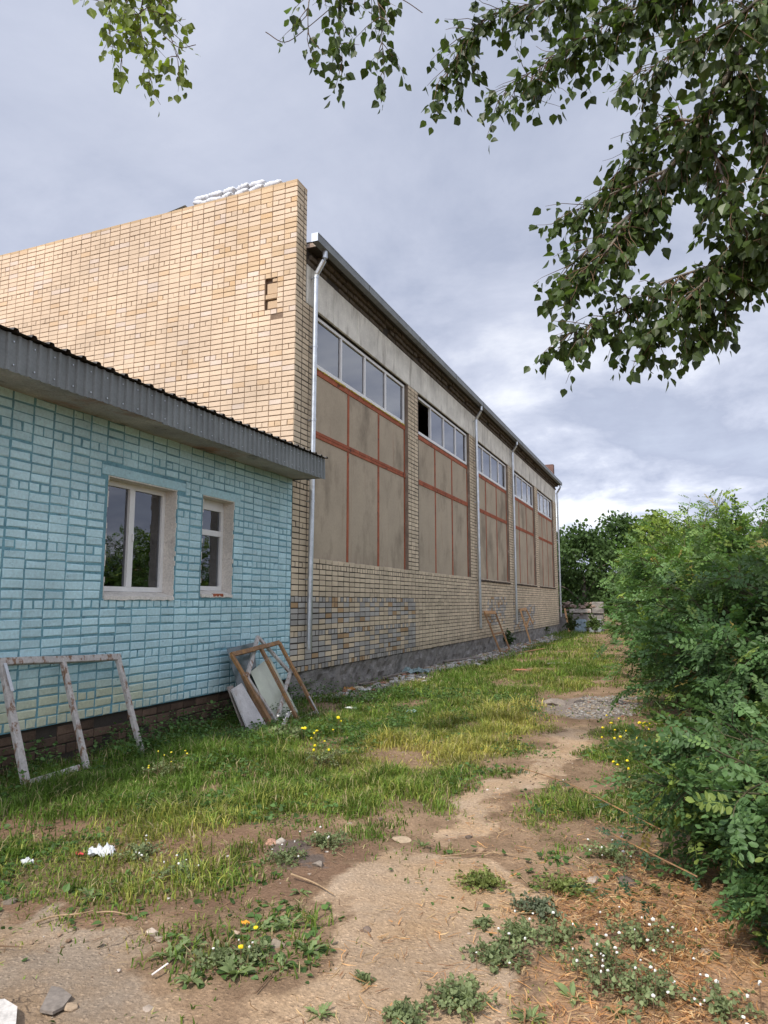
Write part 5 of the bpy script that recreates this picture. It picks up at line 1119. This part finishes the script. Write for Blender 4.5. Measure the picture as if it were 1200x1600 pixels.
stick([(55, 1450), (85, 1438), (120, 1435), (146, 1432)], .006, 'curved dry stick on the soil at left', M_DRY); stick([(150, 1434), (175, 1432), (200, 1437)], .005, 'short dry stick right of the curved one', M_DRY)
stick([(-5, 1487), (35, 1487)], .004, 'thin stick at the left edge of the soil'); stick([(455, 1375), (490, 1387), (521, 1402)], .006, 'dry stick slanting below the ash patch', M_DRY)
stick([(905, 1329), (980, 1334), (1050, 1338)], .007, 'long stick at the edge of the straw left of the shrub', M_DRY); stick([(330, 1356), (380, 1352), (420, 1345)], .004, 'thin stick left of the ash patch', M_DRY)
stick([(690, 1345), (760, 1338), (830, 1344)], .005, 'thin pale stick across the top of the sand', M_DRY); stick([(830, 1455), (900, 1445), (960, 1425)], .004, 'thin stick in the straw above the clover', M_DRY)
stick([(1000, 1500), (1050, 1530), (1090, 1560)], .005, 'stick in the straw at the bottom right', M_DRY); stick([(400, 1560), (425, 1530)], .004, 'little stick at the right of the weed patch')

# crumbs of soil and pebbles, dry straw litter
n = 9000; x = RNG.uniform(2.0, 7.2, n); y = RNG.uniform(2.0, 9.5, n); k = RNG.random(n) < (0.25 + 0.75 * np.clip(fbm(x * 2.2, y * 2.2) * 2 - .7, 0, 1)) * (1 - .7 * soft('sand', x, y)) ; x, y = x[k], y[k]; n = len(x)
pal2 = np.array([(0.20, 0.13, 0.085), (0.30, 0.21, 0.14), (0.38, 0.31, 0.25), (0.12, 0.09, 0.07), (0.52, 0.47, 0.42)])
top('pebbles', chunks(x, y, np.exp(RNG.normal(-5.2, .55, n)), pal2[RNG.choice(5, n, p=[.35, .3, .17, .13, .05])], M_STONE, 'pebbles', -.004), 'small crumbs of soil and pebbles scattered over the bare ground', 'pebbles', kind='stuff')
n = 2600; x = RNG.uniform(4.5, 6.3, n); y = RNG.uniform(10.5, 13.2, n); k = RNG.random(n) < soft('gravel', x, y); x, y = x[k], y[k]; n = len(x)
if n: top('gravel', chunks(x, y, RNG.uniform(.008, .028, n), pal[RNG.choice(6, n, p=[.4, .05, .35, .17, .03, .0])] * .8, M_STONE, 'gravel'), 'grey gravel heap on the path left of the shrubs', 'gravel', kind='stuff')
def slivers(n, xr, yr, prob, Lr, wr, cols, name, label, cat, zmax=.015):
    x = RNG.uniform(*xr, n); y = RNG.uniform(*yr, n); k = RNG.random(n) < prob(x, y); x, y = x[k], y[k]; n = len(x)
    a = RNG.uniform(0, 6.28, n); L = RNG.uniform(*Lr, n)[:, None] / 2; w = RNG.uniform(*wr, n)[:, None] / 2
    d = np.stack([np.cos(a), np.sin(a), RNG.normal(0, .16, n)], 1); s = np.stack([-np.sin(a), np.cos(a), RNG.normal(0, .3, n)], 1); P = np.stack([x, y, gz(x, y) + RNG.uniform(.006, zmax, n)], 1)
    bend = np.stack([-np.sin(a), np.cos(a), np.zeros(n)], 1) * (RNG.normal(0, .15, n)[:, None] * L)
    V = np.stack([P - d * L - s * w, P - d * L + s * w, P + bend - s * w, P + bend + s * w, P + d * L - s * w * .4, P + d * L + s * w * .4], 1).reshape(-1, 3)
    F = (np.array([(0, 1, 3, 2), (2, 3, 5, 4)])[None] + (np.arange(n) * 6)[:, None, None]).reshape(-1, 4)
    c = np.array(cols)[RNG.integers(0, len(cols), n)] * RNG.uniform(.7, 1.3, (n, 1)); top(name, np_mesh(name, V, F, M_GRASS, np.repeat(c, 6, 0)), label, cat, kind='stuff')
slivers(52000, (4.6, 7.4), (2.2, 6.2), lambda x, y: .05 + .95 * soft('straw', x, y, .2) * np.clip(fbm(x * 3, y * 3) * 2.2 - .45, 0.1, 1), (.02, .09), (.0015, .006), [(0.55, 0.34, 0.17), (0.46, 0.25, 0.11), (0.62, 0.45, 0.25), (0.34, 0.18, 0.10), (0.58, 0.31, 0.13)], 'dry_straw', 'orange brown dry leaf litter and straw under the nearest shrub', 'straw', .03)
slivers(16000, (2.0, 6.4), (2.0, 10.0), lambda x, y: np.clip(fbm(x * 1.7 + 9, y * 1.7) * 3 - 1.25, 0.02, 1) * (1 - .8 * soft('sand', x, y)), (.02, .10), (.0012, .004), [(0.30, 0.19, 0.11), (0.40, 0.30, 0.18), (0.19, 0.11, 0.07)], 'dead_stalks', 'brown dead stalks and bark bits strewn on the bare soil', 'litter', .012)

# ------------------------------------------------------------------ weeds in the foreground
def rosette_leaf(lobed):
    V = []; F = []; n = 7
    for i in range(n + 1):
        t = i / n; w = (.08 + .09 * t if lobed else .16) * math.sin(math.pi * min(1, .08 + .92 * t) ** (.8 if lobed else .9)) + .012
        if lobed and 0 < i < n: w *= 1.35 if i % 2 else .55
        z = .34 * t - .42 * t * t
        V += [(-w, t, z + .05 * abs(w)), (0, t, z - .02), (w, t, z + .05 * abs(w))]
    for i in range(n):
        a = i * 3; F += [(a, a + 1, a + 4, a + 3), (a + 1, a + 2, a + 5, a + 4)]
    return np.array(V), np.array(F)
RL = {}
for kind in (0, 1):
    for k in range(5):
        V, F = rosette_leaf(kind); c = np.array([0.18, 0.24, 0.10]) * random.uniform(.7, 1.3) if kind else np.array([0.20, 0.26, 0.11]) * random.uniform(.75, 1.25)
        RL[(kind, k)] = np_mesh('leaf', V + RNG.normal(0, .008, V.shape), F, M_GRASS, np.tile(c, (len(V), 1)), smooth=True)
def rosette(px, py, L, n, kind, lab, tilt=0.0):
    p = g3(px, py); L *= .72; n = int(n * 1.5); t = empty('weed', p, label=lab, category='weed')
    for k in range(n):
        o = obj('leaf', RL[(kind, random.randrange(5))], t, p); a = 2 * math.pi * k / n * 1.618 * 2 + random.uniform(-.3, .3); s = L * random.uniform(.6, 1.15)
        o.location = (math.cos(a) * .01, math.sin(a) * .01, .006); o.rotation_euler = (random.uniform(-.05, .8), random.uniform(-.5, .5), a - math.pi / 2); o.scale = (s * random.uniform(.7, 1.2), s, s * random.uniform(.5, 1.4))
    return t
for a_ in [(268, 1495, .13, 11, 1, 'leafy lobed weed at the left end of the weed patch'), (300, 1478, .11, 9, 1, 'small lobed weed behind the left end of the weed patch'), (405, 1455, .12, 11, 1, 'lobed weed beside the bright orange scrap'),
           (450, 1450, .14, 12, 1, 'large lobed weed at the back right of the weed patch'), (482, 1488, .12, 9, 1, 'lobed weed at the right end of the weed patch'), (368, 1522, .12, 11, 0, 'broad pale green weed at the front of the weed patch'), (298, 1532, .10, 8, 0, 'broad leaved weed at the front left of the weed patch'),
           (440, 1512, .10, 8, 1, 'low weed at the front right of the weed patch'), (500, 1588, .08, 10, 1, 'weed cut near the bottom edge on the sand'), (895, 1562, .10, 9, 0, 'broad plantain rosette among white clover'), (830, 1592, .10, 10, 0, 'large weed at the bottom edge left of the clover'),
           (965, 1585, .08, 9, 0, 'broad leaved weed at the bottom edge in the straw'), (935, 1500, .08, 6, 0, 'small rosette above the clover'), (660, 1325, .09, 8, 1, 'weed at the grass edge over the sand'), (140, 1405, .12, 10, 1, 'tufted weed on the soil below the white bag'), (285, 1345, .10, 9, 1, 'weed right of the white bag'),
           (470, 1395, .08, 7, 1, 'small weed between the ash patch and the weed patch'), (330, 1160, .16, 12, 0, 'broad leaved weed in the shade by the large frame'), (395, 1180, .18, 14, 0, 'large burdock-like weed in front of the heap of frames'), (600, 1110, .16, 12, 0, 'broad weed in the grass near the hall corner')]: rosette(*a_)
def herb(px, py, r, h, n, lab, col=(0.20, 0.245, 0.115), leaf=(.010, .026), flowers=0, fcol=(0.66, 0.66, 0.62), fs=.0065, cat='weed'):
    p = g3(px, py); r *= 1.3 if h < .13 else 1; n = int(n * .8); t = empty('herb', p, label=lab, category=cat); st = MB(); P, D = [], []; fl = MB()
    for k in range(n):
        a = random.uniform(0, 6.28); q = random.random() ** .6; e = p + np.array([math.cos(a) * r * q, math.sin(a) * r * q, h * random.uniform(.35, 1) * (1.1 - .6 * q)]); cp = curve([p, (p + e) / 2 + np.array([0, 0, h * .2]), e], 4); st.tube(cp, .0018, 3)
        for c_ in cp[2:]:
            for _ in range(3): P.append(c_ + rv(.008)); D.append(rv(1.0) + np.array([0, 0, .3]))
    for k in range(int(flowers * (.55 if fcol[2] > .3 else .8))):
        a = random.uniform(0, 6.28); q = random.random() ** .5 * r; e = p + np.array([math.cos(a) * q, math.sin(a) * q, 0]); e[2] = float(gz(e[0], e[1])) + h * random.uniform(.6, 1.4); st.tube([e * (1, 1, 0) + np.array([0, 0, p[2]]), e], .0015, 3)
        V, F = rock(e, fs * random.uniform(.75, 1.25), k, .85); fl.add(V, F)
    me = st.mesh('stems', M_TWIG); obj('stems', me, t, None, kind='stuff')
    P, D = np.array(P), np.array(D); m_ = len(P)
    if m_: obj('leaves', scatter_mesh('leaves', LEAF_V, LEAF_F, P, frames(D, np.array([0, 0, 1.0]) + RNG.normal(0, .5, (m_, 3))), RNG.uniform(*leaf, m_), np.tile(np.array(col), (m_, 1)) * RNG.uniform(.65, 1.35, (m_, 1)), M_GRASS), t, None, kind='stuff')
    if flowers: me = fl.mesh('flowers', M_LITTER); flat_tint(me, fcol); obj('flowers', me, t, None, kind='stuff')
for a_, kw in [((715, 1568, .13, .07, 60, 'bushy grey green herb on the sand near the bottom edge'), {}), ((632, 1592, .08, .05, 35, 'small grey green herb at the bottom edge of the sand'), {}), ((770, 1500, .13, .06, 45, 'low straggly herb right of the sand'), dict(flowers=6)),
        ((812, 1470, .11, .09, 45, 'green herb with white clover right of the sand'), dict(flowers=10)), ((842, 1428, .12, .07, 50, 'dark grey green tuft at the right edge of the sand'), dict(col=(.15, .18, .11))), ((760, 1385, .16, .06, 45, 'low green mat at the top right of the sand'), dict(col=(.20, .24, .07))),
        ((880, 1395, .16, .07, 50, 'low green mat left of the flat grey stone'), dict(col=(.19, .23, .07))), ((755, 1448, .05, .04, 14, 'tiny green sprig on the sand'), {}), ((875, 1470, .12, .10, 20, 'small upright sprig in the straw'), {}), ((565, 1533, .03, .03, 9, 'tiny sprig alone on the bare sand'), {}),
        ((940, 1530, .26, .14, 40, 'white clover patch left in the straw'), dict(flowers=26)), ((1010, 1480, .18, .12, 30, 'white clover patch under the low shrub'), dict(flowers=22)), ((1010, 1565, .24, .13, 40, 'white clover patch at the bottom right'), dict(flowers=26)), ((1130, 1590, .16, .1, 20, 'white clover at the lower right corner'), dict(flowers=16)),
        ((960, 1345, .22, .10, 30, 'white clover at the edge of the grass island'), dict(flowers=22)), ((345, 1505, .12, .06, 30, 'clover with white heads inside the weed patch'), dict(flowers=9)), ((395, 1500, .08, .08, 14, 'yellow flowered herb inside the weed patch'), dict(flowers=3, fcol=(.8, .6, .02), fs=.013)),
        ((215, 1340, .14, .08, 30, 'white flowered clover right of the white bag'), dict(flowers=14)), ((285, 1370, .12, .07, 25, 'clover mat on the soil left of the ash patch'), dict(flowers=10)), ((445, 1345, .12, .06, 25, 'herb with white heads over the ash patch'), dict(flowers=8)), ((510, 1325, .16, .09, 40, 'pale clover clump at the grass edge'), dict(flowers=10)),
        ((505, 1205, .22, .35, 30, 'tall yellow flowered weed in the middle grass'), dict(flowers=16, fcol=(.75, .6, .02), fs=.014)), ((985, 1180, .3, .28, 40, 'yellow flowered weed beside the path under the shrubs'), dict(flowers=22, fcol=(.8, .62, .02), fs=.014)), ((985, 1235, .3, .2, 30, 'yellow flowered weed nearer on the grass island'), dict(flowers=10, fcol=(.8, .62, .02), fs=.013)),
        ((255, 1215, .3, .22, 26, 'small yellow flowers in the grass before the large frame'), dict(flowers=10, fcol=(.7, .58, .05), fs=.01)), ((250, 1120, .14, .62, 26, 'tall thin weed growing against the blue wall'), dict(col=(.06, .10, .03), leaf=(.02, .05))), ((262, 1140, .35, .45, 46, 'dark bushy weed clump at the foot of the blue wall'), dict(col=(.045, .085, .025), leaf=(.02, .05))),
        ((360, 1120, .30, .32, 40, 'dark weed clump left of the heap of frames'), dict(col=(.045, .085, .025), leaf=(.02, .045), flowers=5, fs=.009)), ((478, 1085, .20, .55, 26, 'tall weed at the corner between annex and hall'), dict(col=(.06, .10, .03), leaf=(.02, .04))), ((440, 1160, .25, .28, 40, 'leafy weed with white flowers before the heap'), dict(leaf=(.02, .05), flowers=10, fs=.01)),
        ((930, 990, .6, 1.2, 60, 'tall bushy weed before the ruined wall'), dict(col=(.09, .14, .04), leaf=(.06, .12))), ((893, 990, .5, 1.3, 60, 'tall bushy weed at the far corner of the hall'), dict(col=(.07, .10, .035), leaf=(.06, .12))), ((795, 1012, .3, .7, 30, 'tall weed at the wall between the two leaning wooden frames'), dict(col=(.05, .10, .03), leaf=(.04, .08))), ((845, 995, .5, .8, 40, 'weed clump at the plinth near the far end'), dict(col=(.08, .11, .04), leaf=(.05, .1)))]:
    herb(*a_, **kw)
